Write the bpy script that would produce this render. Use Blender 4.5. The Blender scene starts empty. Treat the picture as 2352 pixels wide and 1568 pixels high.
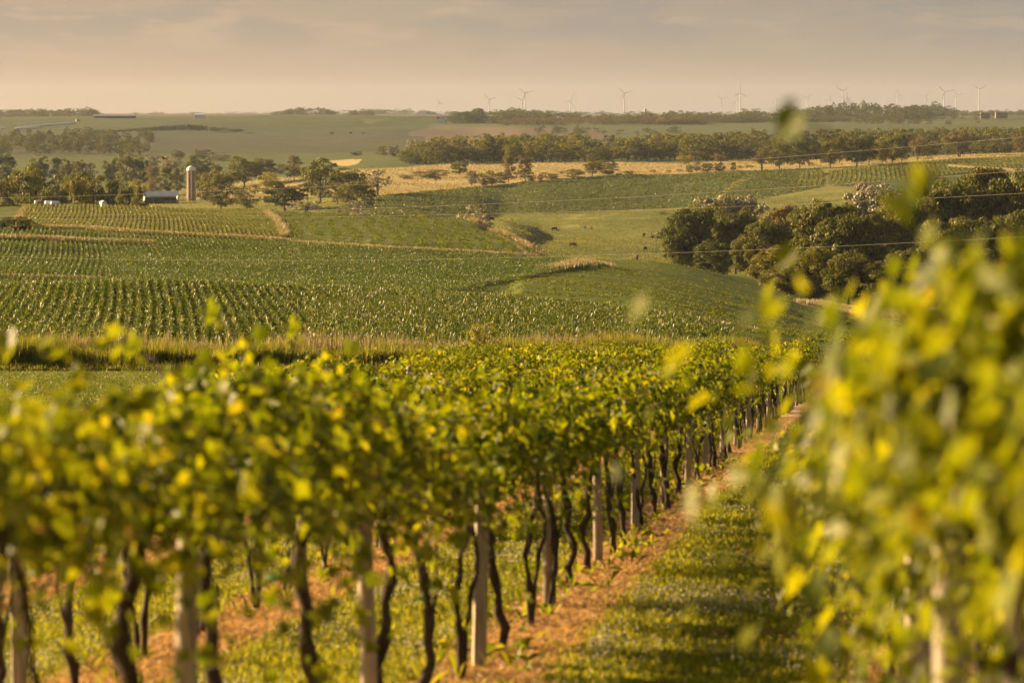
import bpy, math, random
import numpy as np
from mathutils import Vector, noise as mnoise
R = math.radians
C = bpy.context.scene.collection
sc = bpy.context.scene
rng = np.random.default_rng(7)
random.seed(7)

# ------------------------------------------------------------------ camera
F = 7500.0; CX = 1176.0; CY = 784.0; VH = 260.0          # picture units: 2352 x 1568
PITCH = math.atan((CY - VH) / F)
cam_d = bpy.data.cameras.new("camera"); cam = bpy.data.objects.new("camera", cam_d); C.objects.link(cam)
cam.location = (0, 0, 0); cam.rotation_euler = (R(90) - PITCH, 0, 0)
cam_d.sensor_width = 36; cam_d.lens = 36 * F / 2352.0
cam_d.clip_start = 0.2; cam_d.clip_end = 40000
cam_d.dof.use_dof = True; cam_d.dof.focus_distance = 210; cam_d.dof.aperture_fstop = 2.8
sc.camera = cam

# ------------------------------------------------------------------ sun, sky, exposure
SUN_AZ = R(-67)      # from +Y, negative = towards -X (left of the view)
SUN_EL = R(16.5)
sd = bpy.data.lights.new("sun", 'SUN'); sun = bpy.data.objects.new("sun", sd); C.objects.link(sun)
sd.energy = 5.0; sd.angle = R(0.6); sd.color = (1.0, 0.69, 0.355)
to_sun = Vector((math.sin(SUN_AZ) * math.cos(SUN_EL), math.cos(SUN_AZ) * math.cos(SUN_EL), math.sin(SUN_EL)))
sun.rotation_euler = to_sun.to_track_quat('Z', 'Y').to_euler()
sun.location = (-200, 100, 80)

w = bpy.data.worlds.new("World"); sc.world = w; w.use_nodes = True
nt = w.node_tree; N = nt.nodes; L = nt.links
bg = N['Background']
sky = N.new('ShaderNodeTexSky'); sky.sky_type = 'NISHITA'; sky.sun_disc = False
sky.sun_elevation = SUN_EL; sky.sun_rotation = SUN_AZ
sky.air_density = 1.2; sky.dust_density = 4.0; sky.ozone_density = 1.0
tc = N.new('ShaderNodeTexCoord')
sep = N.new('ShaderNodeSeparateXYZ'); L.new(tc.outputs['Generated'], sep.inputs[0])
def wmath(op, a, b=None, c=None, clamp=False):
    n = N.new('ShaderNodeMath'); n.operation = op; n.use_clamp = clamp
    for i, x in enumerate((a, b, c)):
        if x is None: continue
        if isinstance(x, (int, float)): n.inputs[i].default_value = x
        else: L.new(x, n.inputs[i])
    return n.outputs[0]
def wmix(fac, a, b):
    n = N.new('ShaderNodeMix'); n.data_type = 'RGBA'
    for i, x in ((0, fac), (6, a), (7, b)):
        if isinstance(x, (int, float)): n.inputs[i].default_value = x
        elif isinstance(x, tuple): n.inputs[i].default_value = (*x, 1)
        else: L.new(x, n.inputs[i])
    return n.outputs[2]
def ss(x, a, b):
    n = N.new('ShaderNodeMapRange'); n.interpolation_type = 'SMOOTHSTEP'
    L.new(x, n.inputs[0]); n.inputs[1].default_value = a; n.inputs[2].default_value = b
    return n.outputs[0]
SKYK = 0.212
# low sky: tan haze near the sun side, greyer to the right and higher up, thin stratus above about one degree
SKY_L, SKY_R = (0.69, 0.470, 0.295), (0.55, 0.415, 0.290)
TOP_L, TOP_R = (0.60, 0.455, 0.315), (0.44, 0.385, 0.30)
hx = ss(sep.outputs[0], -0.17, 0.15)
low = wmix(hx, SKY_L, SKY_R); high = wmix(hx, TOP_L, TOP_R)
EXPO = 0.9
up = ss(sep.outputs[2], 0.004, 0.040)
base = wmix(up, low, high)
mp = N.new('ShaderNodeMapping'); L.new(tc.outputs['Generated'], mp.inputs[0]); mp.inputs['Scale'].default_value = (24, 24, 120)
mp.inputs['Location'].default_value = (3.1, 0.4, 0.2)
nz = N.new('ShaderNodeTexNoise'); L.new(mp.outputs[0], nz.inputs['Vector']); nz.inputs['Scale'].default_value = 1.0
nz.inputs['Detail'].default_value = 7; nz.inputs['Roughness'].default_value = 0.55; nz.inputs['Distortion'].default_value = 0.6
cl = ss(nz.outputs[0], 0.42, 0.58)
clz = wmath('MULTIPLY', cl, ss(sep.outputs[2], 0.014, 0.028))
cl2 = wmath('MULTIPLY', clz, 0.65)
base = wmix(cl2, base, wmix(hx, (0.50, 0.405, 0.31), (0.36, 0.335, 0.295)))
mp2 = N.new('ShaderNodeMapping'); L.new(tc.outputs['Generated'], mp2.inputs[0]); mp2.inputs['Scale'].default_value = (40, 40, 190)
mp2.inputs['Location'].default_value = (8.3, 2.4, 1.25)
nz2 = N.new('ShaderNodeTexNoise'); L.new(mp2.outputs[0], nz2.inputs['Vector']); nz2.inputs['Detail'].default_value = 8
nz2.inputs['Scale'].default_value = 1.0
hl = wmath('MULTIPLY', ss(nz2.outputs[0], 0.53, 0.64), ss(sep.outputs[2], 0.007, 0.03))
hl = wmath('MULTIPLY', hl, 0.8)
base = wmix(hl, base, wmix(hx, (0.74, 0.52, 0.34), (0.54, 0.44, 0.32)))
bsc = N.new('ShaderNodeVectorMath'); bsc.operation = 'SCALE'; L.new(base, bsc.inputs[0]); bsc.inputs[3].default_value = SKYK
skys = N.new('ShaderNodeVectorMath'); skys.operation = 'SCALE'; L.new(sky.outputs[0], skys.inputs[0]); skys.inputs[3].default_value = 0.036
bandf = ss(sep.outputs[2], 0.05, 0.22)
veil = wmix(0.55, skys.outputs[0], (0.078, 0.062, 0.044))          # thin warm cloud veil over the whole sky
fin = wmix(bandf, bsc.outputs[0], veil)
L.new(fin, bg.inputs['Color']); bg.inputs['Strength'].default_value = 1.0

sc.view_settings.view_transform = 'Standard'; sc.view_settings.look = 'None'
sc.view_settings.exposure = 1.93; sc.view_settings.gamma = 1.0
cy = sc.cycles
cy.max_bounces = 6; cy.diffuse_bounces = 2; cy.glossy_bounces = 1; cy.transmission_bounces = 4
cy.volume_bounces = 0; cy.transparent_max_bounces = 4; cy.use_denoising = True
cy.caustics_reflective = False; cy.caustics_refractive = False; cy.sample_clamp_indirect = 3.0
cy.use_adaptive_sampling = True; cy.adaptive_threshold = 0.02
try: cy.denoiser = 'OPENIMAGEDENOISE'
except Exception: pass

# ------------------------------------------------------------------ picture <-> place
cp, sp = math.cos(PITCH), math.sin(PITCH)
def ray(u, v):
    yu = CY - v
    return (u - CX), (F * cp + yu * sp), (-F * sp + yu * cp)
def at(u, v, Y):
    x, y, z = ray(u, v); s = Y / y
    return x * s, Y, z * s
def project(x, y, z):
    d = y * cp - z * sp
    up_ = y * sp + z * cp
    return CX + F * x / d, CY - F * up_ / d

# ------------------------------------------------------------------ mesh helpers
def mesh_np(name, V, faces, mats=(), midx=None, smooth=False):
    """faces: list of int arrays (n,k)"""
    me = bpy.data.meshes.new(name)
    V = np.asarray(V, dtype=np.float32).reshape(-1, 3)
    me.vertices.add(len(V)); me.vertices.foreach_set('co', V.ravel())
    faces = [np.asarray(f, dtype=np.int32) for f in faces if len(f)]
    nl = sum(f.size for f in faces); nf = sum(len(f) for f in faces)
    me.loops.add(nl); me.loops.foreach_set('vertex_index', np.concatenate([f.ravel() for f in faces]))
    sizes = np.concatenate([np.full(len(f), f.shape[1], dtype=np.int32) for f in faces])
    starts = np.concatenate([[0], np.cumsum(sizes)[:-1]]).astype(np.int32)
    me.polygons.add(nf); me.polygons.foreach_set('loop_start', starts)
    try: me.polygons.foreach_set('loop_total', sizes)
    except Exception: pass
    if midx is not None: me.polygons.foreach_set('material_index', np.asarray(midx, dtype=np.int32))
    me.polygons.foreach_set('use_smooth', np.full(nf, smooth, dtype=bool))
    for m in mats: me.materials.append(m)
    me.update(calc_edges=True)
    return me
def link(name, me, parent=None, loc=None, rotz=0, scale=None):
    o = bpy.data.objects.new(name, me); C.objects.link(o)
    if parent: o.parent = parent
    if loc is not None: o.location = loc
    if rotz: o.rotation_euler = (0, 0, rotz)
    if scale is not None: o.scale = scale
    return o
def tag(o, label, cat=None, group=None, kind=None):
    if label: o['label'] = label
    if cat: o['category'] = cat
    if group: o['group'] = group
    if kind: o['kind'] = kind
    return o
def empty(name, loc, rotz=0, scale=None):
    o = link(name, None, None, loc, rotz, scale); o.empty_display_size = 0.3
    return o
def copy_tree(o, parent=None):
    c = o.copy(); C.objects.link(c)
    if parent: c.parent = parent
    for ch in o.children: copy_tree(ch, c)
    return c

class MB:
    def __init__(s): s.v = []; s.q = []; s.t = []; s.n = 0; s.qm = []; s.tm = []
    def add(s, V, q=(), t=(), m=0):
        V = np.asarray(V, dtype=float).reshape(-1, 3)
        s.v.append(V)
        if len(q): q = np.asarray(q) + s.n; s.q.append(q); s.qm += [m] * len(q)
        if len(t): t = np.asarray(t) + s.n; s.t.append(t); s.tm += [m] * len(t)
        s.n += len(V)
    def box(s, c, d, m=0, rz=0.0):
        cx, cy_, cz = c; dx, dy, dz = d[0] / 2, d[1] / 2, d[2] / 2
        V = np.array([[x, y, z] for z in (-dz, dz) for y in (-dy, dy) for x in (-dx, dx)], float)
        if rz:
            cr, sr = math.cos(rz), math.sin(rz)
            V = np.stack([V[:, 0] * cr - V[:, 1] * sr, V[:, 0] * sr + V[:, 1] * cr, V[:, 2]], 1)
        s.add(V + [cx, cy_, cz], [[0, 2, 3, 1], [4, 5, 7, 6], [0, 1, 5, 4], [2, 6, 7, 3], [0, 4, 6, 2], [1, 3, 7, 5]], m=m)
    def bar(s, p, q, r, m=0, seg=6, r2=None):
        s.tube([p, q], [r, r if r2 is None else r2], seg, m)
    def tube(s, P, rad, seg=8, m=0, cap=True, sq=None):
        P = np.asarray(P, float); n = len(P); rad = np.broadcast_to(np.asarray(rad, float), (n,))
        T = np.gradient(P, axis=0); T /= np.linalg.norm(T, axis=1)[:, None] + 1e-9
        ref = np.array([0, 0, 1.0]) if abs(T[0][2]) < 0.9 else np.array([1.0, 0, 0])
        V = []
        for i in range(n):
            a = np.cross(T[i], ref); a /= np.linalg.norm(a) + 1e-9; b = np.cross(a, T[i])
            for k in range(seg):
                th = 2 * math.pi * k / seg
                ka, kb = (1, 1) if sq is None else sq
                V.append(P[i] + rad[i] * (ka * math.cos(th) * a + kb * math.sin(th) * b))
        Q = [[i * seg + k, i * seg + (k + 1) % seg, (i + 1) * seg + (k + 1) % seg, (i + 1) * seg + k] for i in range(n - 1) for k in range(seg)]
        T_ = []
        if cap:
            V.append(P[0]); V.append(P[-1]); c0 = n * seg; c1 = c0 + 1
            T_ = [[(k + 1) % seg, k, c0] for k in range(seg)] + [[(n - 1) * seg + k, (n - 1) * seg + (k + 1) % seg, c1] for k in range(seg)]
        s.add(V, Q, T_, m)
    def lathe(s, prof, c=(0, 0, 0), seg=24, m=0):
        V = []
        for r, z in prof:
            for k in range(seg):
                th = 2 * math.pi * k / seg; V.append((c[0] + r * math.cos(th), c[1] + r * math.sin(th), c[2] + z))
        n = len(prof)
        Q = [[i * seg + k, i * seg + (k + 1) % seg, (i + 1) * seg + (k + 1) % seg, (i + 1) * seg + k] for i in range(n - 1) for k in range(seg)]
        s.add(V, Q, (), m)
    def mesh(s, name, mats, smooth=False):
        fs = []; mi = []
        if s.q: fs.append(np.concatenate(s.q)); mi += s.qm
        if s.t: fs.append(np.concatenate(s.t)); mi += s.tm
        return mesh_np(name, np.concatenate(s.v), fs, mats, mi, smooth)
    def obj(s, name, mats, parent=None, smooth=False, loc=None, rotz=0):
        if not isinstance(mats, (list, tuple)): mats = [mats]
        return link(name, s.mesh(name, mats, smooth), parent, loc, rotz)

# ------------------------------------------------------------------ materials
def new_mat(name):
    m = bpy.data.materials.new(name); m.use_nodes = True
    return m, m.node_tree, m.node_tree.nodes['Principled BSDF']
def nmix(t, fac, a, b, mode='MIX'):
    n = t.nodes.new('ShaderNodeMix'); n.data_type = 'RGBA'; n.blend_type = mode
    for i, x in ((0, fac), (6, a), (7, b)):
        if isinstance(x, (int, float)): n.inputs[i].default_value = x
        elif isinstance(x, tuple): n.inputs[i].default_value = (*x[:3], 1)
        else: t.links.new(x, n.inputs[i])
    return n.outputs[2]
def nnoise(t, scale, detail=4, rough=0.6, vec=None, dist=0.0, sc3=None):
    n = t.nodes.new('ShaderNodeTexNoise'); n.inputs['Scale'].default_value = scale
    n.inputs['Detail'].default_value = detail; n.inputs['Roughness'].default_value = rough; n.inputs['Distortion'].default_value = dist
    if vec is None:
        c = t.nodes.new('ShaderNodeTexCoord'); vec = c.outputs['Object']
    if sc3:
        mpp = t.nodes.new('ShaderNodeMapping'); t.links.new(vec, mpp.inputs[0]); mpp.inputs['Scale'].default_value = sc3[:3]
        if len(sc3) > 3: mpp.inputs['Rotation'].default_value = (0, 0, sc3[3])
        vec = mpp.outputs[0]
    t.links.new(vec, n.inputs['Vector'])
    return n.outputs[0]
def nramp(t, x, a, b):
    n = t.nodes.new('ShaderNodeMapRange'); t.links.new(x, n.inputs[0])
    n.interpolation_type = 'SMOOTHSTEP'
    n.inputs[1].default_value = a; n.inputs[2].default_value = b
    return n.outputs[0]
def nmath(t, op, a, b=0.0, clamp=False):
    n = t.nodes.new('ShaderNodeMath'); n.operation = op; n.use_clamp = clamp
    for i, x in enumerate((a, b)):
        if isinstance(x, (int, float)): n.inputs[i].default_value = x
        else: t.links.new(x, n.inputs[i])
    return n.outputs[0]
def bump(t, bsdf, h, strength=0.5, dist=0.1):
    b = t.nodes.new('ShaderNodeBump'); b.inputs['Strength'].default_value = strength; b.inputs['Distance'].default_value = dist
    t.links.new(h, b.inputs['Height']); t.links.new(b.outputs[0], bsdf.inputs['Normal'])
def ground_mat(name, c1, c2, c3=None, s1=0.03, s2=0.6, sc3=None, bump_s=0.6, bump_d=0.4, spot=None):
    m, t, b = new_mat(name)
    n1 = nnoise(t, s1, 5, 0.65, sc3=sc3); n2 = nnoise(t, s2, 5, 0.7)
    col = nmix(t, nramp(t, n1, 0.35, 0.65), c1, c2)
    if c3: col = nmix(t, nramp(t, n2, 0.48, 0.66), col, c3)
    if spot:                                    # (colour, noise scale, low, high, stretch)
        n3 = nnoise(t, spot[1], 4, 0.6, sc3=spot[4] if len(spot) > 4 else None)
        col = nmix(t, nramp(t, n3, spot[2], spot[3]), col, spot[0])
    t.links.new(col, b.inputs['Base Color']); b.inputs['Roughness'].default_value = 0.9
    b.inputs['Specular IOR Level'].default_value = 0.1
    bump(t, b, n2, bump_s, bump_d)
    return m
def leaf_mat(name, cols, trans=0.35, tcol=None, rough=0.5, spec=0.35, obj_var=0.25, noise_s=None):
    """cols: list of (position, colour) along the per-leaf random value"""
    m, t, b = new_mat(name)
    g = t.nodes.new('ShaderNodeNewGeometry')
    r = t.nodes.new('ShaderNodeValToRGB'); r.color_ramp.interpolation = 'LINEAR'
    el = r.color_ramp.elements
    while len(el) < len(cols): el.new(0.5)
    for e, (p, c) in zip(el, cols): e.position = p; e.color = (*c, 1)
    t.links.new(g.outputs['Random Per Island'], r.inputs[0])
    oi = t.nodes.new('ShaderNodeObjectInfo')
    hsv = t.nodes.new('ShaderNodeHueSaturation')
    v = nmath(t, 'MULTIPLY_ADD', oi.outputs['Random'], obj_var); v.node.inputs[2].default_value = 1 - obj_var / 2
    t.links.new(v, hsv.inputs['Value']); t.links.new(r.outputs[0], hsv.inputs['Color'])
    hh = nmath(t, 'MULTIPLY_ADD', oi.outputs['Random'], -0.022); hh.node.inputs[2].default_value = 0.512
    t.links.new(hh, hsv.inputs['Hue'])
    col = hsv.outputs[0]
    t.links.new(col, b.inputs['Base Color']); b.inputs['Roughness'].default_value = rough
    b.inputs['Specular IOR Level'].default_value = spec
    if trans > 0:
        tr = t.nodes.new('ShaderNodeBsdfTranslucent')
        tcx = nmix(t, 1.0, col, tcol or (1.9, 1.7, 0.5), 'MULTIPLY'); tcx.node.clamp_result = False
        t.links.new(tcx, tr.inputs[0])
        mx = t.nodes.new('ShaderNodeMixShader'); mx.inputs[0].default_value = trans
        t.links.new(b.outputs[0], mx.inputs[1]); t.links.new(tr.outputs[0], mx.inputs[2])
        t.links.new(mx.outputs[0], t.nodes['Material Output'].inputs['Surface'])
    return m
def flat_mat(name, col, rough=0.6, metal=0.0, var=0.15, scale=3.0, spec=0.4):
    m, t, b = new_mat(name)
    n = nnoise(t, scale, 5, 0.65)
    c2 = tuple(max(0, c * (1 - 2 * var)) for c in col)
    t.links.new(nmix(t, nramp(t, n, 0.35, 0.7), col, c2), b.inputs['Base Color'])
    b.inputs['Roughness'].default_value = rough; b.inputs['Metallic'].default_value = metal
    b.inputs['Specular IOR Level'].default_value = spec
    return m
def inpoly(u, v, P):
    P = np.asarray(P, float); c = np.zeros(u.shape, bool); j = len(P) - 1
    for i in range(len(P)):
        xi, yi = P[i]; xj, yj = P[j]
        if yi != yj:
            k = ((yi > v) != (yj > v)) & (u < (xj - xi) * (v - yi) / (yj - yi) + xi)
            c ^= k
        j = i
    return c

# ------------------------------------------------------------------ terrain heights
PL0, PLS = 3.05, (737.0 - VH) / F
def zplane(y):
    y = np.asarray(y, float)
    return -PL0 - PLS * y + 1.35 * np.clip(1 - y / 27.0, 0, 3) ** 1.5
PV = {   # columns of the picture: (distance, picture row of the crop surface, crop height); 'z' rows give a height
 0:    [(250,'z',-16.5),(300,650,1.3),(335,'z',-18.8),(400,640,.9),(460,600,.9),(500,572,.9),(540,552,.8),(580,528,.8),(600,518,.7),(760,470,.7),(850,'z',-27),(1000,'z',-38),(1600,'z',-49.5),(1900,458,0),(2300,425,0),(2600,403,0),(3000,360,0),(3500,330,0),(4000,300,0),(4500,284,0),(5200,272,0),(7000,265,0),(16500,'z',-3.3)],
 300:  [(250,'z',-16.5),(300,648,1.3),(335,'z',-18.9),(400,640,.9),(460,602,.9),(500,577,.9),(540,558,.8),(580,538,.8),(600,530,.7),(760,474,.7),(850,'z',-27),(1000,'z',-38),(1600,'z',-49.5),(1900,459,0),(2300,430,0),(2600,400,0),(3000,358,0),(3500,325,0),(4000,300,0),(4500,280,0),(5000,270,0),(7000,265,0),(16500,'z',-3.3)],
 640:  [(250,'z',-16.6),(300,658,1.3),(335,'z',-19.2),(400,645,.9),(460,612,.9),(500,590,.9),(540,570,.8),(580,555,.8),(600,547,.4),(790,488,.2),(880,'z',-31),(1100,'z',-42),(1500,484,0),(1700,470,0),(1900,445,0),(2150,408,0),(2300,'z',-45),(2700,380,0),(2900,360,0),(3300,338,0),(3900,308,0),(4200,295,0),(5200,268,0),(7000,265,0),(16500,'z',-3.3)],
 900:  [(250,'z',-16.6),(300,663,1.3),(335,'z',-19.4),(400,650,.9),(460,615,.9),(520,580,.9),(550,563,.3),(650,530,.3),(800,497,.2),(900,'z',-33),(1100,'z',-43),(1350,494,.3),(1650,445,.3),(1750,436,0),(2100,390,0),(2400,375,0),(2700,362,0),(2850,353,0),(3100,346,0),(3700,312,0),(3900,300,0),(4300,289,0),(5000,268,0),(7000,265,0),(16500,'z',-3.3)],
 1080: [(250,'z',-16.6),(296,667,1.3),(335,'z',-20.0),(400,'z',-21.6),(430,650,.9),(475,620,.9),(545,577,.9),(560,573,.3),(680,532,.3),(800,504,.2),(870,'z',-29.8),(950,'z',-36),(1080,'z',-43.5),(1250,'z',-46.5),(1450,496,.3),(1760,428,.3),(1950,405,0),(2300,378,0),(3000,'z',-35),(3600,318,0),(4000,303,0),(4300,288,0),(5000,272,0),(7000,267,0),(16500,'z',-3.3)],
 1160: [(250,'z',-16.6),(293,670,1.3),(335,'z',-20.3),(400,'z',-22),(440,646,.9),(475,621,.9),(552,581,.9),(565,576,.3),(690,537,.1),(760,'z',-29.2),(850,'z',-33.5),(950,'z',-39.5),(1130,'z',-44.5),(1300,514,0),(1450,504,0),(1530,494,.3),(1850,414,.3),(1980,401,0),(2300,377,0),(3000,'z',-35),(3800,303,0),(4150,290,0),(5000,276,0),(7000,268,0),(16500,'z',-3.3)],
 1205: [(240,'z',-16.6),(290,673,1.3),(330,'z',-20.6),(380,667,.2),(440,642,.2),(475,622,.9),(560,584,.9),(575,580,.1),(630,562,.1),(700,'z',-28.8),(800,'z',-33.3),(950,'z',-41.5),(1120,'z',-46.0),(1300,524,0),(1450,510,0),(1525,494,.3),(1850,409,.3),(2000,398,0),(2300,376,0),(3000,'z',-35),(4000,292,0),(5000,279,0),(7000,270,0),(16500,'z',-3.3)],
 1250: [(240,'z',-16.6),(286,676,1.3),(326,'z',-20.5),(375,672,.2),(440,642,.2),(475,622,.9),(560,586,.9),(620,'z',-27.4),(690,'z',-30.8),(800,'z',-35.8),(950,'z',-43),(1100,580,0),(1300,546,0),(1450,514,0),(1520,494,.3),(1860,406,.3),(2000,397,0),(2300,375,0),(3000,'z',-35),(4000,292,0),(5000,279,0),(7000,270,0),(16500,'z',-3.3)],
 1500: [(230,'z',-16.3),(265,700,1.3),(300,'z',-19.6),(340,703,.2),(450,660,.2),(600,625,.2),(720,602,.2),(770,'z',-37.5),(900,'z',-46),(1100,588,0),(1300,545,0),(1440,500,0),(1480,492,0),(1540,485,.3),(1900,400,.3),(2000,392,0),(2250,373,0),(3000,'z',-35),(4000,291,0),(5000,279,0),(7000,269,0),(16500,'z',-3.3)],
 1750: [(235,'z',-16.2),(260,'z',-17.5),(300,762,0),(350,745,.2),(450,715,.2),(600,680,.2),(800,632,.2),(950,'z',-47),(1200,'z',-50),(1500,468,.3),(1600,442,.3),(1950,384,.3),(2050,378,0),(2250,372,0),(3000,'z',-35),(4000,289,0),(5000,278,0),(7000,268,0),(16500,'z',-3.3)],
 2000: [(235,'z',-17.0),(300,785,0),(400,772,.1),(560,750,.1),(640,718,0),(680,706,0),(800,'z',-44),(1200,'z',-46),(1550,445,.3),(1700,412,.3),(1950,378,.3),(2050,371,0),(2250,366,0),(3000,'z',-33),(4000,285,0),(5000,276,0),(7000,268,0),(16500,'z',-3.3)],
 2352: [(235,'z',-17.0),(300,785,0),(400,772,.1),(560,750,.1),(640,722,0),(680,706,0),(800,'z',-43),(1200,'z',-45),(1550,440,.3),(1700,410,.3),(1950,372,.3),(2080,356,0),(2250,352,0),(3000,'z',-29),(4000,281,0),(5000,273,0),(7000,267,0),(16500,'z',-3.3)],
}
def pchip(x, y, xq):
    x = np.asarray(x, float); y = np.asarray(y, float); h = np.diff(x); d = np.diff(y) / h
    m = np.zeros(len(x))
    for i in range(1, len(x) - 1):
        if d[i - 1] * d[i] > 0:
            w1 = 2 * h[i] + h[i - 1]; w2 = h[i] + 2 * h[i - 1]
            m[i] = (w1 + w2) / (w1 / d[i - 1] + w2 / d[i])
    m[0] = d[0]; m[-1] = d[-1]
    k = np.clip(np.searchsorted(x, xq) - 1, 0, len(x) - 2)
    t = (xq - x[k]) / h[k]
    return ((2*t**3 - 3*t**2 + 1) * y[k] + (t**3 - 2*t**2 + t) * h[k] * m[k] + (-2*t**3 + 3*t**2) * y[k + 1] + (t**3 - t**2) * h[k] * m[k + 1])
YT = np.exp(np.linspace(math.log(140), math.log(16500), 900))
cols_u = sorted(PV); AT = np.array([(u - CX) / F for u in cols_u]); ZC = []
for u in cols_u:
    xs = [140, 165, 196, 212]; zs = [float(zplane(140)), float(zplane(165)), float(zplane(194)), -15.9]
    for Y, a, b in PV[u]:
        z = b if a == 'z' else at(u, a, Y)[2] - b
        xs.append(Y); zs.append(z)
    ZC.append(pchip(xs, zs, YT))
ZC = np.array(ZC)
AF = np.linspace(-0.20, 0.20, 320)
ZT = np.empty((len(AF), len(YT)))
aj = np.clip(AF, AT[0], AT[-1])
for j in range(len(YT)): ZT[:, j] = pchip(AT, ZC[:, j], aj)
def wob(x, y):
    g = np.clip((y - 210) / 100, 0, 1)
    far = np.clip((y - 2400) / 1500, 0, 1)
    s = 0.16 * np.sin(x / 9.0 + y / 31.0 + 1.0) + 0.13 * np.sin(x / 17.0 - y / 14.0) + 0.10 * np.sin(y / 6.5 + x / 23.0)
    l = 1.0 * np.sin(x / 95.0 + y / 230.0) + 0.8 * np.sin(x / 190.0 - y / 130.0 + 2) + .6 * np.sin(x / 60.0 + 1.3)
    pz = np.clip((y - 880) / 150, 0, 1) * np.clip((2100 - y) / 200, 0, 1)
    p = 0.55 * np.sin(x / 28.0 + y / 60.0) + 0.5 * np.sin(x / 45.0 - y / 38.0 + 1) + 0.25 * np.sin(x / 11.0 + y / 19.0)
    return g * s + far * l + pz * p * 1.3
def H(x, y):
    x = np.asarray(x, float); y = np.asarray(y, float)
    a = np.clip(x / np.maximum(y, 100), AF[0], AF[-1])
    yy = np.clip(y, YT[0], YT[-1])
    fi = (a - AF[0]) / (AF[1] - AF[0]); i = np.clip(fi.astype(int), 0, len(AF) - 2); fi = fi - i
    fj = (np.log(yy) - math.log(140)) / (math.log(16500) - math.log(140)) * (len(YT) - 1); j = np.clip(fj.astype(int), 0, len(YT) - 2); fj = fj - j
    z = (ZT[i, j] * (1 - fi) * (1 - fj) + ZT[i + 1, j] * fi * (1 - fj) + ZT[i, j + 1] * (1 - fi) * fj + ZT[i + 1, j + 1] * fi * fj) + wob(x, y)
    hill = 24 * np.exp(-((x + 2180) / 330.0) ** 2 - ((y - 13500) / 700.0) ** 2)
    z = z + hill
    return np.where(y < 150, zplane(y), z)
def Hs(x, y): return float(H(np.array([x]), np.array([y]))[0])

# ------------------------------------------------------------------ vineyard layout
ROWLAT = {0: 0.32, 1: -3.33, 2: -6.4, 3: -9.45, 4: -12.5}
def rowx(k, y): return 0.1059 * y + ROWLAT[k] + 1.2 * (y / 120.0) ** 2

# ------------------------------------------------------------------ ground: one sheet cut along the field edges
def floor_mat():
    m, t, b = new_mat('vineyard_floor')
    c = t.nodes.new('ShaderNodeTexCoord'); s = t.nodes.new('ShaderNodeSeparateXYZ'); t.links.new(c.outputs['Object'], s.inputs[0])
    x, y = s.outputs[0], s.outputs[1]
    # sideways coordinate measured from the rows
    q = nmath(t, 'MULTIPLY', nmath(t, 'POWER', nmath(t, 'DIVIDE', y, 120.0), 2.0), 1.2)
    lat = nmath(t, 'SUBTRACT', nmath(t, 'SUBTRACT', x, nmath(t, 'MULTIPLY', y, 0.1059)), q)
    wob_ = nmath(t, 'MULTIPLY', nmath(t, 'SUBTRACT', nnoise(t, 1.3, 5, 0.75), 0.5), 0.75)
    lat = nmath(t, 'ADD', lat, wob_)
    fac = None
    for k, la in ROWLAT.items():
        d = nmath(t, 'ABSOLUTE', nmath(t, 'SUBTRACT', lat, la + 0.14))
        f = nmath(t, 'SUBTRACT', 1.0, nramp(t, d, 0.50, 0.66))
        fac = f if fac is None else nmath(t, 'MAXIMUM', fac, f)
    fac = nmath(t, 'MULTIPLY', fac, nmath(t, 'SUBTRACT', 1.0, nramp(t, y, 116, 126)))
    n1 = nnoise(t, 0.9, 5, 0.7); n2 = nnoise(t, 9.0, 5, 0.75)
    g = nmix(t, nramp(t, n1, 0.35, 0.65), (0.13, 0.15, 0.015), (0.18, 0.195, 0.024))
    g = nmix(t, nramp(t, n2, 0.45, 0.7), g, (0.06, 0.08, 0.010))
    o = nmix(t, nramp(t, n2, 0.35, 0.65), (0.68, 0.46, 0.33), (0.50, 0.32, 0.22))
    o = nmix(t, nramp(t, nnoise(t, 2.3, 4, 0.7), 0.56, 0.70), o, (0.14, 0.13, 0.03))
    t.links.new(nmix(t, fac, g, o), b.inputs['Base Color']); b.inputs['Roughness'].default_value = 0.95
    b.inputs['Specular IOR Level'].default_value = 0.05
    bump(t, b, n2, 0.8, 0.06)
    return m
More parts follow.
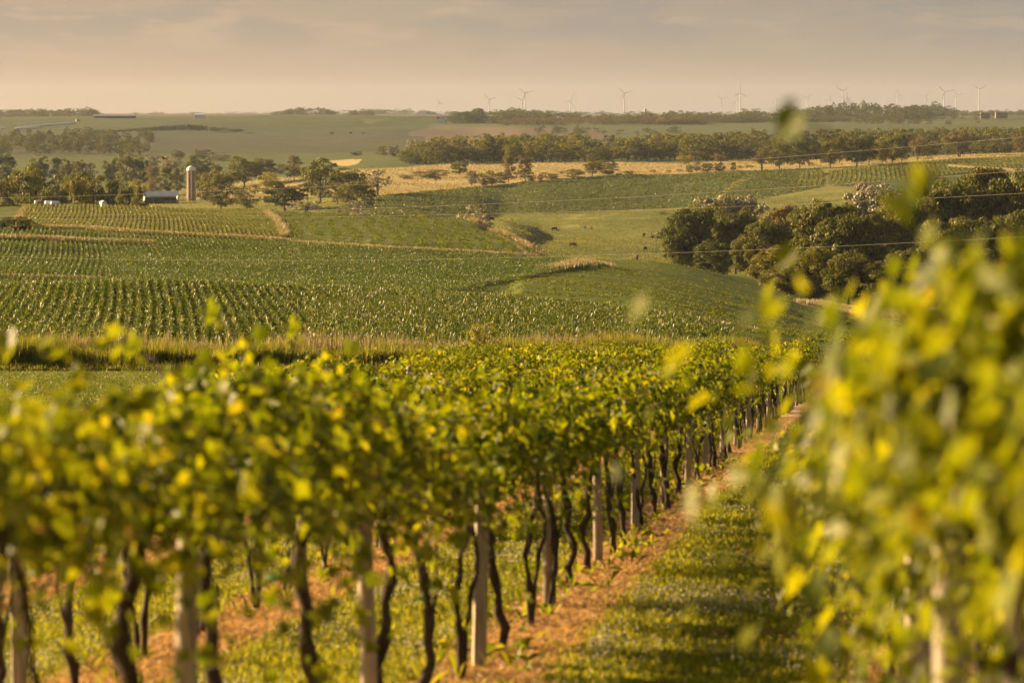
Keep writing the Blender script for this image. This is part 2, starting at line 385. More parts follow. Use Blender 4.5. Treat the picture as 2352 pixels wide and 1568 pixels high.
GM = {
 'vineyard_floor': floor_mat(),
 'mown_lawn': ground_mat('mown_lawn', (0.12, 0.135, 0.024), (0.155, 0.16, 0.032), (0.10, 0.12, 0.018), 0.08, 2.0, bump_d=0.1),
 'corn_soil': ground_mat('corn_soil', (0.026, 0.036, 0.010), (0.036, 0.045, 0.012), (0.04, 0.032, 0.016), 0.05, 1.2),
 'bean_soil': ground_mat('bean_soil', (0.070, 0.050, 0.024), (0.095, 0.066, 0.030), (0.05, 0.045, 0.02), 0.05, 1.2),
 'hay_field': ground_mat('hay_field', (0.075, 0.095, 0.016), (0.11, 0.125, 0.024), (0.050, 0.066, 0.012), 0.11, 0.9, (0.9, 0.22, 1, 0.35), 0.9, 0.5, spot=((0.17, 0.17, 0.04), 0.5, 0.55, 0.72, (1.2, 0.10, 1, -0.5))),
 'alfalfa': ground_mat('alfalfa', (0.065, 0.090, 0.012), (0.095, 0.120, 0.018), (0.045, 0.064, 0.009), 0.12, 1.1, (0.20, 1.1, 1, 0.12), 0.9, 0.5, spot=((0.16, 0.18, 0.03), 0.5, 0.56, 0.74, (0.10, 1.3, 1, 0.12))),
 'pasture': ground_mat('pasture', (0.095, 0.112, 0.022), (0.135, 0.145, 0.034), (0.065, 0.080, 0.016), 0.02, 0.35, (1, 0.5, 1), 0.9, 0.9, spot=((0.21, 0.20, 0.06), 0.06, 0.52, 0.70, (1, 0.4, 1))),
 'farm_yard': ground_mat('farm_yard', (0.14, 0.15, 0.035), (0.20, 0.18, 0.050), (0.08, 0.10, 0.02), 0.03, 0.25, (1, 0.4, 1), 0.9, 0.8),
 'bean_field': ground_mat('bean_field', (0.055, 0.076, 0.022), (0.075, 0.095, 0.027), (0.036, 0.050, 0.014), 0.012, 0.22, (1, 0.5, 1), 0.9, 1.0, spot=((0.050, 0.082, 0.022), 0.10, 0.50, 0.70, (0.5, 0.14, 1, 0.2))),
 'golden_meadow': ground_mat('golden_meadow', (0.31, 0.255, 0.13), (0.37, 0.305, 0.16), (0.22, 0.185, 0.09), 0.015, 0.15, (1, 0.4, 1), 0.8, 0.9, spot=((0.24, 0.21, 0.07), 0.03, 0.57, 0.72, (0.6, 0.25, 1))),
 'dry_track': ground_mat('dry_track', (0.40, 0.31, 0.15), (0.34, 0.27, 0.13), (0.20, 0.19, 0.06), 0.10, 0.6, (1, 1, 1), 0.8, 0.4),
 'wheat_strip': ground_mat('wheat_strip', (0.50, 0.38, 0.16), (0.42, 0.32, 0.12), None, 0.2, 1.0),
 'green_field': ground_mat('green_field', (0.070, 0.090, 0.024), (0.090, 0.108, 0.028), (0.048, 0.064, 0.018), 0.006, 0.12, (1, 0.4, 1), 0.8, 1.2),
 'grey_field': ground_mat('grey_field', (0.052, 0.058, 0.030), (0.070, 0.074, 0.036), (0.038, 0.046, 0.024), 0.004, 0.05, (1, 0.35, 1), 0.8, 1.5),
 'teal_field': ground_mat('teal_field', (0.045, 0.062, 0.035), (0.055, 0.072, 0.040), (0.036, 0.052, 0.030), 0.004, 0.05, (1, 0.35, 1)),
 'hill_field': ground_mat('hill_field', (0.042, 0.060, 0.018), (0.066, 0.080, 0.023), (0.028, 0.042, 0.014), 0.0035, 0.05, (1, 0.5, 1), 0.6, 1.5, spot=((0.17, 0.16, 0.06), 0.006, 0.60, 0.72, (1, 0.2, 1))),
 'brown_field': ground_mat('brown_field', (0.105, 0.085, 0.055), (0.12, 0.095, 0.06), None, 0.005, 0.05),
 'pale_field': ground_mat('pale_field', (0.065, 0.083, 0.036), (0.078, 0.095, 0.042), None, 0.004, 0.05),
 'far_land': ground_mat('far_land', (0.075, 0.085, 0.045), (0.13, 0.115, 0.062), (0.045, 0.056, 0.032), 0.0012, 0.01, (1, 0.25, 1)),
}
BIG = 3000
P_NEAR = [(-BIG, 6000), (-BIG, 300), (990, 300), (1000, 663), (1200, 672), (1400, 690), (1550, 710), (1690, 738), (1692, 6000)]
P_MID = [(-BIG, 517), (0, 519), (200, 523), (300, 532), (500, 541), (640, 549), (900, 564), (1100, 574), (1240, 584), (1395, 590), (1270, 616), (1150, 638), (1000, 664), (1000, 6000), (-BIG, 6000)]
P_ROWS = [(62, 455), (300, 455), (600, 470), (600, 487), (625, 500), (652, 547), (500, 539), (300, 529), (200, 519), (75, 517), (45, 497)]
P_HAY = [(656, 548), (628, 490), (628, 470), (850, 480), (1085, 495), (1130, 520), (1190, 548), (1245, 584), (1100, 575), (900, 565)]
P_TRACK = [(1070, 506), (1080, 488), (1112, 494), (1180, 520), (1250, 566), (1254, 587), (1212, 584), (1165, 552), (1110, 522)]
P_ALF = [(1000, 664), (1150, 638), (1270, 616), (1395, 592), (1395, 560), (2700, 560), (2700, 6000), (1000, 6000)]
P_BEAN = [(740, 494), (850, 500), (1080, 492), (1300, 488), (1430, 481), (1560, 476), (1650, 468), (1739, 457), (1830, 440), (1893, 428), (1893, 398), (1883, 386), (1780, 389), (1551, 400), (1417, 401), (1282, 411), (1205, 419), (1071, 431), (896, 446), (800, 468)]
P_RROW = [(1905, 424), (1905, 392), (2044, 376), (2205, 364), (2352, 359), (2700, 350), (2700, 440), (2084, 437)]
P_RTAN = [(2165, 371), (2190, 377), (2352, 386), (2500, 388), (2500, 393), (2352, 392), (2250, 387), (2175, 381)]
P_GTRK = [(1712, 398), (1732, 402), (1712, 418), (1690, 430), (1660, 450), (1640, 474), (1618, 474), (1640, 452), (1675, 425), (1700, 410)]
P_GOLD = [(425, 450), (480, 432), (579, 416), (697, 404), (816, 389), (915, 386), (1031, 377), (1151, 373), (1336, 371), (1417, 373), (1551, 376), (1632, 373), (1780, 368), (1883, 363), (2098, 356), (2352, 352), (2700, 345),
          (2700, 352), (2352, 358), (2205, 363), (2044, 375), (1883, 386), (1723, 391), (1551, 401), (1417, 401), (1282, 411), (1205, 420), (1071, 432), (896, 447), (800, 452), (700, 452), (560, 455), (430, 462)]
P_SWATH = [(759, 370), (800, 366), (832, 366), (822, 376), (800, 382), (762, 379)]
P_GREY = [(-BIG, 345), (220, 329), (475, 318), (700, 313), (850, 309), (975, 314), (975, 345), (1000, 420), (-BIG, 420)]
P_BROWN = [(937, 304), (1005, 290), (1206, 294), (1400, 301), (1400, 330), (937, 330)]
P_PALE = [(978, 290), (1010, 282), (1206, 279), (1480, 282), (2700, 275), (2700, 330), (1400, 330), (1400, 301), (1206, 294)]
P_DTRK = [(1240, 583), (1252, 586), (1395, 592), (1395, 588)]
RULES = [  # name, material, Y range, surface height, polygon
 ('vineyard_floor', 'vineyard_floor', -99, 152, 0, None), ('mown_lawn', 'mown_lawn', 152, 200, 0, None),
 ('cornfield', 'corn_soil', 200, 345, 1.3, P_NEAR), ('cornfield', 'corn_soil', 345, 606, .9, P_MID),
 ('bean_rows_field', 'bean_soil', 575, 900, .7, P_ROWS), ('field_track', 'dry_track', 560, 880, 0, P_TRACK),
 ('hay_field', 'hay_field', 540, 900, .3, P_HAY),
 ('wheat_strip', 'wheat_strip', 612, 655, .6, [(1822, 690), (2160, 705), (2400, 715), (2400, 760), (2160, 745), (1822, 730)]),
 ('alfalfa_field', 'alfalfa', 210, 860, .2, P_ALF), ('hay_field', 'hay_field', 200, 860, 0, None),
 ('grass_track', 'farm_yard', 1300, 2000, 0, P_GTRK), ('field_track', 'dry_track', 1400, 2100, .3, P_RTAN),
 ('golden_meadow', 'golden_meadow', 1500, 2340, 0, P_GOLD),
 ('bean_field', 'bean_field', 1200, 2050, .3, P_BEAN), ('bean_field', 'bean_field', 1200, 2120, .3, P_RROW),
 ('pasture', 'pasture', 860, 1560, 0, None), ('farm_yard', 'farm_yard', 1560, 2150, 0, None),
 ('field_track', 'dry_track', 2340, 2950, 0, P_SWATH),
 ('green_field', 'green_field', 2150, 3050, 0, None), ('grey_field', 'grey_field', 3050, 3950, 0, P_GREY),
 ('brown_field', 'brown_field', 3050, 5000, 0, P_BROWN), ('pale_field', 'pale_field', 3050, 5300, 0, P_PALE),
 ('teal_field', 'teal_field', 3050, 3950, 0, None), ('hill_field', 'hill_field', 3950, 5500, 0, None), ('far_land', 'far_land', 5500, 99999, 0, None)]
def build_ground():
    Y = np.concatenate([np.linspace(-30, 0, 6), np.linspace(2, 27, 14), np.arange(28, 150, 1.3),
                        150 * np.exp(np.arange(0, math.log(6000 / 150), 0.0052)), 6100 * np.exp(np.arange(0, math.log(16400 / 6100), 0.03)), [16400]])
    T = np.concatenate([np.linspace(-0.55, -0.18, 24, endpoint=False), np.linspace(-0.18, 0.18, 640), np.linspace(0.18, 0.55, 25)[1:]])
    YY, TT = np.meshgrid(Y, T, indexing='ij'); XX = TT * (YY + 40)
    ZZ = H(XX, YY)
    V = np.stack([XX, YY, ZZ], -1).reshape(-1, 3)
    ny, nx = YY.shape
    idx = np.arange(ny * nx).reshape(ny, nx)
    Q = np.stack([idx[:-1, :-1], idx[:-1, 1:], idx[1:, 1:], idx[1:, :-1]], -1).reshape(-1, 4)
    Cn = V[Q].mean(1)
    left = np.ones(len(Q), bool)
    groups = {}
    for name, mt, y0, y1, h, poly in RULES:
        k = left & (Cn[:, 1] >= y0) & (Cn[:, 1] < y1)
        if poly is not None:
            ki = np.nonzero(k)[0]
            u, v = project(Cn[ki, 0], Cn[ki, 1], Cn[ki, 2] + h)
            k = np.zeros(len(Q), bool); k[ki[inpoly(u, v, poly)]] = True
        left &= ~k
        groups.setdefault((name, mt), []).append(k)
    for (name, mt), ks in groups.items():
        k = np.logical_or.reduce(ks)
        if not k.any(): continue
        q = Q[k]; used, inv = np.unique(q, return_inverse=True)
        me = mesh_np(name, V[used], [inv.reshape(q.shape)], [GM[mt]], smooth=True)
        tag(link(name, me), None, None, None, 'structure')
build_ground()

# ------------------------------------------------------------------ crops and grasses: many small blades
def blades(name, label, P, lens, widths, mat, per, up=(0.5, 1.0), h0=(0.0, 0.3), droop=0.5, group=None, jitter=0.1, cat='crop', stem=0):
    """P (n,3) plant feet; every plant gets `per` kite-shaped blades"""
    n = len(P) * per
    B = np.repeat(P, per, 0).astype(float)
    ll = np.repeat(np.broadcast_to(lens, (len(P),)), per) * rng.uniform(0.7, 1.15, n)
    ph = rng.uniform(0, 2 * np.pi, n); el = rng.uniform(up[0], up[1], n)
    B[:, 0] += rng.normal(0, jitter, n); B[:, 1] += rng.normal(0, jitter, n)
    B[:, 2] += rng.uniform(h0[0], h0[1], n) * (ll if not stem else stem)
    D = np.stack([np.cos(ph) * np.cos(el), np.sin(ph) * np.cos(el), np.sin(el)], 1)
    S = np.stack([-np.sin(ph), np.cos(ph), np.zeros(n)], 1)
    S += rng.normal(0, 0.25, (n, 3)); ww = (widths * rng.uniform(0.7, 1.3, n))[:, None]
    M = B + D * (ll * 0.55)[:, None]
    E = B + D * ll[:, None]; E[:, 2] -= droop * ll * np.cos(el)
    V = np.stack([B, M + S * ww / 2, E, M - S * ww / 2], 1).reshape(-1, 3)
    i = np.arange(n) * 4
    me = mesh_np(name, V, [np.stack([i, i + 1, i + 2], 1), np.stack([i, i + 2, i + 3], 1)], [mat])
    return tag(link(name, me), label, cat, group, 'stuff')
def row_points(vp, spacing, step, h, poly, y0, y1, ulim=(-60, 2420), wig=0.06, ang=None):
    """feet of plants on straight rows running towards the picture column vp"""
    a = math.atan((vp - CX) / F) if ang is None else ang
    d = np.array([math.sin(a), math.cos(a)]); nrm = np.array([d[1], -d[0]])
    xs = [(u - CX) / F * Y for u in ulim for Y in (y0, y1)]
    cs = [np.array([x, Y]) for x in (min(xs), max(xs)) for Y in (y0, y1)]
    s = [c @ d for c in cs]; l = [c @ nrm for c in cs]
    A = np.arange(min(s), max(s), step); B = np.arange(min(l), max(l), spacing)
    AA, BB = np.meshgrid(A, B); AA = AA + rng.uniform(-.3, .3, AA.shape) * step; BB = BB + rng.normal(0, wig, BB.shape) + 0.45 * np.sin(AA / 34.0)
    X = AA * d[0] + BB * nrm[0]; Yv = AA * d[1] + BB * nrm[1]
    X = X.ravel(); Yv = Yv.ravel()
    k = (Yv > y0) & (Yv < y1); X, Yv = X[k], Yv[k]
    Z = H(X, Yv); u, v = project(X, Yv, Z + h)
    k = (u > ulim[0]) & (u < ulim[1]) & inpoly(u, v, poly)
    return np.stack([X[k], Yv[k], Z[k]], 1), u[k], v[k]
corn_m = leaf_mat('corn_leaf', [(0, (0.036, 0.062, 0.017)), (0.6, (0.070, 0.108, 0.030)), (0.90, (0.13, 0.165, 0.058)), (1.0, (0.32, 0.31, 0.16))], 0.30, rough=0.45, spec=0.32, obj_var=0)
bean_m = leaf_mat('bean_leaf', [(0, (0.075, 0.095, 0.024)), (0.7, (0.14, 0.165, 0.048)), (1.0, (0.28, 0.29, 0.12))], 0.30, rough=0.42, spec=0.5, obj_var=0)
def clip_poly(P, keep): return P[keep]
# near cornfield: rows run towards us on the left, slantwise in the middle, and away to the right at the far right
near = []
for vp, ang, lo, hi in ((330, None, -80, 720), (0, R(62), 700, 1130), (2250, None, 1110, 1700)):
    P, u, v = row_points(vp, 0.80, 0.30, 1.3, P_NEAR, 201, 338, ulim=(lo, hi), ang=ang)
    s = (v - 650) * 0.35 if False else 0
    near.append(P)
near = np.concatenate(near)
k = ~((near[:, 1] > 222) & (near[:, 1] < 225.5) & (near[:, 0] / near[:, 1] > 0.012))
near = near[k]
blades('corn_crop', 'tall green corn standing in rows in the nearest field behind the grass bank', near, 0.52, 0.08, corn_m, 10, (0.45, 1.35), (0.05, 0.95), 0.40, jitter=0.05, stem=1.0)
P1, u, v = row_points(240, 0.80, 0.40, .9, P_MID, 346, 604, ulim=(-80, 245))
P2, u2, v2 = row_points(0, 0.80, 0.42, .9, P_MID, 346, 604, ulim=(240, 1400), ang=R(74))
k = ((v2 < 572 + u2 * 0.0) & (u2 < 660)); P2 = P2[~k]
P3, u3, v3 = row_points(240, 0.80, 0.40, .9, P_MID, 346, 604, ulim=(240, 660)); P3 = P3[v3 < 572]
Pm = np.concatenate([P1, P2, P3]); u, v = project(Pm[:, 0], Pm[:, 1], Pm[:, 2] + .9)
def band(u, v, pts, hw):                      # grassy strip between two blocks of corn
    vv = np.interp(u, [p[0] for p in pts], [p[1] for p in pts], left=-99, right=-99)
    return np.abs(v - vv) < hw
S1 = [(-60, 542), (100, 546), (180, 551), (350, 556)]; S2 = [(-60, 571), (240, 573)]; S3 = [(-60, 631), (160, 636), (240, 640)]
k = band(u, v, S1, 3.2) | band(u, v, S2, 2.0) | band(u, v, S3, 3.0)
blades('corn_crop', 'lower green corn in contour strips in the middle field beyond the near corn', Pm[~k], 0.36, 0.10, corn_m, 9, (0.4, 1.3), (0.05, 0.8), 0.40, jitter=0.06, stem=0.8)
Pa, u, v = row_points(290, 0.92, 0.36, .7, P_ROWS, 590, 835, ulim=(30, 660), wig=0.05)
blades('bean_crop', 'bushy bean plants in neat rows with brown soil between, below the silo farm', Pa, 0.27, 0.16, bean_m, 10, (0.25, 1.2), (0.0, 0.55), 0.3, jitter=0.10, stem=0.9)
Pr, u, v = row_points(2010, 2.6, 0.9, .5, P_RROW, 1500, 2090, ulim=(1900, 2400), wig=0.15)
k = ~inpoly(u, v, P_RTAN) & (v < 428 - 0.10 * (u - 1905))
blades('bean_crop', 'rows of bean plants with soil between, under the line of trees at the right', Pr[k], 0.9, 0.6, bean_m, 5, (0.3, 1.1), (0.0, 0.5), 0.3, jitter=0.3)
P_RW2 = [(1832, 395), (1886, 390), (1890, 424), (1840, 432), (1828, 415)]
Pr, u, v = row_points(1880, 2.6, 0.9, .5, P_RW2, 1500, 1990, ulim=(1800, 1900), wig=0.15)
blades('bean_crop', 'wavy rows of bean plants in the small field corner left of the grassy gate track', Pr, 0.9, 0.6, bean_m, 5, (0.3, 1.1), (0.0, 0.5), 0.3, jitter=0.3)
# rough meadow, hay and alfalfa surface: low tufts
def scatter(n, poly, y0, y1, h=0.0, ulim=(-60, 2420), dens=None):
    out = []; got = 0
    while got < n:
        m_ = n * 2; Yv = np.exp(rng.uniform(math.log(y0), math.log(y1), m_)) if dens is None else rng.uniform(y0, y1, m_)
        a = rng.uniform((ulim[0] - CX) / F, (ulim[1] - CX) / F, m_); X = a * Yv; Z = H(X, Yv)
        u, v = project(X, Yv, Z + h)
        k = inpoly(u, v, poly) if poly is not None else np.ones(m_, bool)
        out.append(np.stack([X[k], Yv[k], Z[k]], 1)); got += k.sum()
        if k.sum() < m_ * 0.002: break
    return np.concatenate(out)[:n]
grass_m = leaf_mat('grass_blade', [(0, (0.085, 0.105, 0.012)), (0.6, (0.165, 0.185, 0.022)), (1.0, (0.28, 0.27, 0.05))], 0.5, rough=0.5, spec=0.2, obj_var=0)
bank_m = leaf_mat('bank_grass', [(0, (0.08, 0.100, 0.014)), (0.5, (0.14, 0.160, 0.028)), (1.0, (0.25, 0.23, 0.075))], 0.38, rough=0.5, spec=0.2, obj_var=0)
dry_m = leaf_mat('dry_grass', [(0, (0.22, 0.18, 0.11)), (0.6, (0.37, 0.31, 0.21)), (1.0, (0.52, 0.45, 0.33))], 0.12, rough=0.6, spec=0.1, obj_var=0)
alf_m = leaf_mat('alfalfa_leaf', [(0, (0.060, 0.085, 0.011)), (0.6, (0.105, 0.130, 0.018)), (1.0, (0.17, 0.18, 0.04))], 0.35, rough=0.5, spec=0.25, obj_var=0)
Pf = scatter(26000, P_ALF, 236, 800, .1, (980, 2400)); Pf = Pf[~((Pf[:, 1] < 345) & inpoly(*project(Pf[:, 0], Pf[:, 1], Pf[:, 2] + 1.3), P_NEAR))]
sw = np.sin((Pf[:, 1] + 0.25 * Pf[:, 0]) / 3.1 + 0.8 * np.sin(Pf[:, 0] / 14.0)) + rng.normal(0, .35, len(Pf)) > 0.1
blades('alfalfa_crop', 'low green alfalfa in curved swaths beside the cornfield', Pf[sw], 0.30, 0.17, alf_m, 6, (0.1, 1.1), (0, 0.3), 0.2, jitter=0.25)
Ph = scatter(14000, P_HAY, 548, 830, .2, (620, 1260)); sw = np.sin((Ph[:, 0] * 1.0 + 0.05 * Ph[:, 1]) / 0.62 + 1.6 * np.sin(Ph[:, 1] / 26.0)) + rng.normal(0, .5, len(Ph)) > 0.2
blades('hay_crop', 'mown green hay regrowing in stripes right of the bean rows', Ph[sw], 0.45, 0.35, alf_m, 3, (0.1, 0.9), (0, 0.3), 0.2, jitter=0.3)
bean_d = leaf_mat('bean_leaf_far', [(0, (0.040, 0.055, 0.015)), (0.7, (0.075, 0.10, 0.027)), (1.0, (0.14, 0.16, 0.06))], 0.3, rough=0.5, spec=0.3, obj_var=0)
past_m = leaf_mat('pasture_blade', [(0, (0.085, 0.095, 0.020)), (0.6, (0.16, 0.165, 0.038)), (1.0, (0.26, 0.24, 0.08))], 0.35, rough=0.6, spec=0.15, obj_var=0)
# tall grass bank at the end of the lawn
n = 15000
a = rng.uniform(-0.17, 0.17, n); Yv = rng.uniform(195.5, 202.5, n); X = a * Yv
hh = 1.3 + rng.normal(0, .18, n) + 0.12 * np.sin(X / 3.1) + 0.2 * np.sin(X / 1.13 + 2) + 0.25 * np.sin(X / 7.7)
hh = np.where(X > 14, hh * np.clip(1 - (X - 14) / 8, 0.35, 1), hh)
P = np.stack([X, Yv, H(X, Yv)], 1)
blades('tall_grass', 'tall green and gold grass on the bank between the lawn and the near corn', P, hh, 0.05, bank_m, 9, (1.1, 1.54), (0, 0.12), 0.25, jitter=0.15, cat='grass')
seed_m = leaf_mat('seed_heads', [(0, (0.17, 0.14, 0.09)), (0.6, (0.28, 0.235, 0.165)), (1.0, (0.40, 0.34, 0.25))], 0.2, rough=0.7, spec=0.05, obj_var=0)
n2_ = 5000; a = rng.uniform(-0.17, 0.17, n2_); Yv = rng.uniform(193.4, 196.0, n2_); X = a * Yv; P = np.stack([X, Yv, H(X, Yv)], 1)
blades('tall_grass', 'shorter grass and weeds along the foot of the grass bank', P, 0.25 + (Yv - 193.4) * .28, 0.05, bank_m, 5, (0.7, 1.5), (0, .1), .3, jitter=.15, cat='grass')
n = 3200; a = rng.uniform(-0.17, 0.05, n); Yv = rng.uniform(199.5, 204.5, n); X = a * Yv
P = np.stack([X, Yv, H(X, Yv) + 0.3], 1)
blades('grass_seed_heads', 'pinkish dry seed heads rising behind the green bank grass', P, 0.95 + 0.15 * np.sin(X / 2.3) + rng.normal(0, .22, n), 0.04, seed_m, 3, (1.2, 1.52), (0.25, 0.5), 0.2, jitter=0.2, cat='grass')
def verge(label, pts, Y, wid, hgt, n, mat=None, yj=3.0, Yend=None, bw=0.12):
    """dry grass strip along a line of picture points lying on the ground near distance Y"""
    t = rng.uniform(0, 1, n); us = [p[0] for p in pts]; vs = [p[1] for p in pts]
    ii = np.linspace(0, 1, len(pts)); u = np.interp(t, ii, us); v = np.interp(t, ii, vs)
    Yv = (np.interp(t, np.linspace(0, 1, len(Y)), Y)) + rng.normal(0, yj, n)
    X = (u - CX) / F * Yv + rng.normal(0, wid, n)
    P = np.stack([X, Yv, H(X, Yv)], 1)
    return blades('dry_grass', label, P, hgt, bw, mat or dry_m, 4, (0.7, 1.5), (0, 0.3), 0.25, jitter=0.3, cat='grass')
def yline(pts, y0, y1, h):
    """distance at which each picture point of the line meets the ground (searched outward from y0)"""
    out = []
    for u, v in pts:
        Ys = np.linspace(y0, y1, 900); X = (u - CX) / F * Ys; z = H(X, Ys) + h
        pv = project(X, Ys, z)[1]; out.append(float(Ys[np.argmin(np.abs(pv - v))]))
    return out
for lb, pts, y0, y1, wd, hg, n, yj in (
  ('tan dry grass edging the top right of the near cornfield', [(1180, 671), (1300, 680), (1400, 690), (1550, 710), (1690, 737)], 240, 300, .8, .5, 1500, .8),
  ('pink dry grass along the pointed tip of the middle cornfield', [(1395, 592), (1340, 601), (1270, 616)], 400, 600, .9, .9, 1700, 2),
  ('dry grass fringe beside the dark lower edge of the middle cornfield', [(1270, 616), (1150, 638), (1010, 662)], 380, 560, .5, .5, 900, 1.5),
  ('dry grass strip between the bean rows and the middle corn', [(60, 519), (200, 521), (300, 530), (500, 540), (650, 549)], 560, 640, 1.0, .7, 2600, 1.5),
  ('dry grass strip between the two upper strips of corn', [(-40, 543), (100, 546), (180, 551), (350, 556)], 480, 600, 1.0, .8, 2200, 1.5),
  ('thin dry grass line across the middle corn at the left', [(-40, 632), (160, 636), (240, 640)], 380, 460, 1.0, .6, 1100, 1.0),
  ('dry grass bank curving down the right end of the bean rows', [(610, 485), (630, 497), (645, 515), (652, 540)], 590, 800, .42, .7, 1500, 1),
  ('reddish dry grass streak at the left end of the bean rows', [(62, 472), (52, 484), (42, 498)], 590, 800, .3, .6, 400, 1),
  ('dry grass edge between the hay stripes and the corn', [(660, 549), (900, 564), (1100, 574), (1235, 583)], 520, 620, 1.0, .35, 1100, 1.0),
  ('golden tall grass along the track beside the cow pasture', [(1082, 503), (1130, 518), (1190, 551), (1245, 583)], 560, 860, .5, .8, 2200, 3),
  ):
    pp = []
    for i in range(len(pts) - 1):
        for t_ in np.linspace(0, 1, 6, endpoint=False): pp.append((pts[i][0] * (1 - t_) + pts[i + 1][0] * t_, pts[i][1] * (1 - t_) + pts[i + 1][1] * t_))
    pp.append(pts[-1])
    verge(lb, pp, yline(pp, y0, y1, 0.4), wd, hg, n, yj=yj)
Pw = scatter(9000, [(1822, 690), (2160, 705), (2400, 715), (2400, 760), (2160, 745), (1822, 730)], 612, 655, .4, (1815, 2400))
blades('wheat', 'pale ripe wheat strip at the foot of the big trees on the right', Pw, 0.95, 0.10, dry_m, 3, (1.0, 1.5), (0, 0.2), 0.2, jitter=0.2)
Pb = scatter(30000, P_BEAN, 1300, 1960, .3, (740, 1900))
blades('bean_crop', 'wide dark green bean field below the golden meadow', Pb, 0.75, 0.7, bean_d, 2, (0.2, 1.2), (0, 0.3), 0.2, jitter=0.6)
Pb = scatter(22000, None, 880, 1560, 0, (1050, 1950))
blades('pasture_grass', 'grazed tufty grass of the cow pasture', Pb, 0.40, 0.45, past_m, 2, (0.3, 1.3), (0, 0.2), 0.2, jitter=0.6, cat='grass')
Pb = scatter(14000, None, 1300, 2150, 0, (330, 900))
blades('yard_grass', 'rough weedy grass around the farm buildings', Pb, 0.55, 0.5, past_m, 2, (0.3, 1.3), (0, 0.2), 0.2, jitter=0.8, cat='grass')
Pl = scatter(60000, None, 100, 196, 0, (-60, 2420)); la_ = Pl[:, 0] - 0.1059 * Pl[:, 1] - 1.2 * (Pl[:, 1] / 120) ** 2
Pl = Pl[(Pl[:, 1] > 124) | (np.min([np.abs(la_ - v - .14) for v in ROWLAT.values()], axis=0) > .75)]
blades('mown_grass', 'short sunlit grass of the mown lawn at the end of the vine rows', Pl, 0.10, 0.045, alf_m, 5, (0.3, 1.3), (0, 0.2), 0.2, jitter=0.15, cat='grass')
# golden meadow tufts
Pg = scatter(30000, P_GOLD, 1600, 2330, 0)
gold_m = leaf_mat('golden_grass', [(0, (0.27, 0.22, 0.11)), (0.7, (0.34, 0.28, 0.15)), (1.0, (0.42, 0.35, 0.20))], 0.15, rough=0.6, spec=0.1, obj_var=0)
blades('meadow_grass', 'ripe golden grass covering the long meadow in front of the wood', Pg, 0.8, 0.5, gold_m, 2, (0.5, 1.4), (0, 0.2), 0.2, jitter=1.0, cat='grass')

# ------------------------------------------------------------------ trees
bark_m = flat_mat('bark', (0.10, 0.075, 0.05), 0.9, var=0.2, scale=6)
LM = {
 'green': leaf_mat('tree_leaf_green', [(0, (0.040, 0.050, 0.009)), (0.6, (0.090, 0.100, 0.018)), (1.0, (0.19, 0.18, 0.038))], 0.28, spec=0.12, obj_var=0.35),
 'dark': leaf_mat('tree_leaf_dark', [(0, (0.034, 0.046, 0.010)), (0.7, (0.075, 0.090, 0.018)), (1.0, (0.16, 0.155, 0.035))], 0.25, spec=0.12, obj_var=0.35),
 'gold': leaf_mat('tree_leaf_gold', [(0, (0.070, 0.078, 0.012)), (0.6, (0.135, 0.138, 0.022)), (1.0, (0.22, 0.20, 0.040))], 0.30, spec=0.12, obj_var=0.3),
 'tan': leaf_mat('tree_leaf_tan', [(0, (0.075, 0.062, 0.026)), (0.6, (0.13, 0.105, 0.045)), (1.0, (0.20, 0.16, 0.075))], 0.25, spec=0.12, obj_var=0.3),
 'silver': leaf_mat('tree_leaf_silver', [(0, (0.060, 0.068, 0.040)), (0.45, (0.13, 0.13, 0.085)), (0.75, (0.30, 0.28, 0.21)), (1.0, (0.48, 0.44, 0.35))], 0.15, spec=0.35, obj_var=0.2),
 'lime': leaf_mat('tree_leaf_lime', [(0, (0.12, 0.12, 0.018)), (0.6, (0.22, 0.20, 0.030)), (1.0, (0.30, 0.27, 0.05))], 0.35, spec=0.25, obj_var=0.15),
}
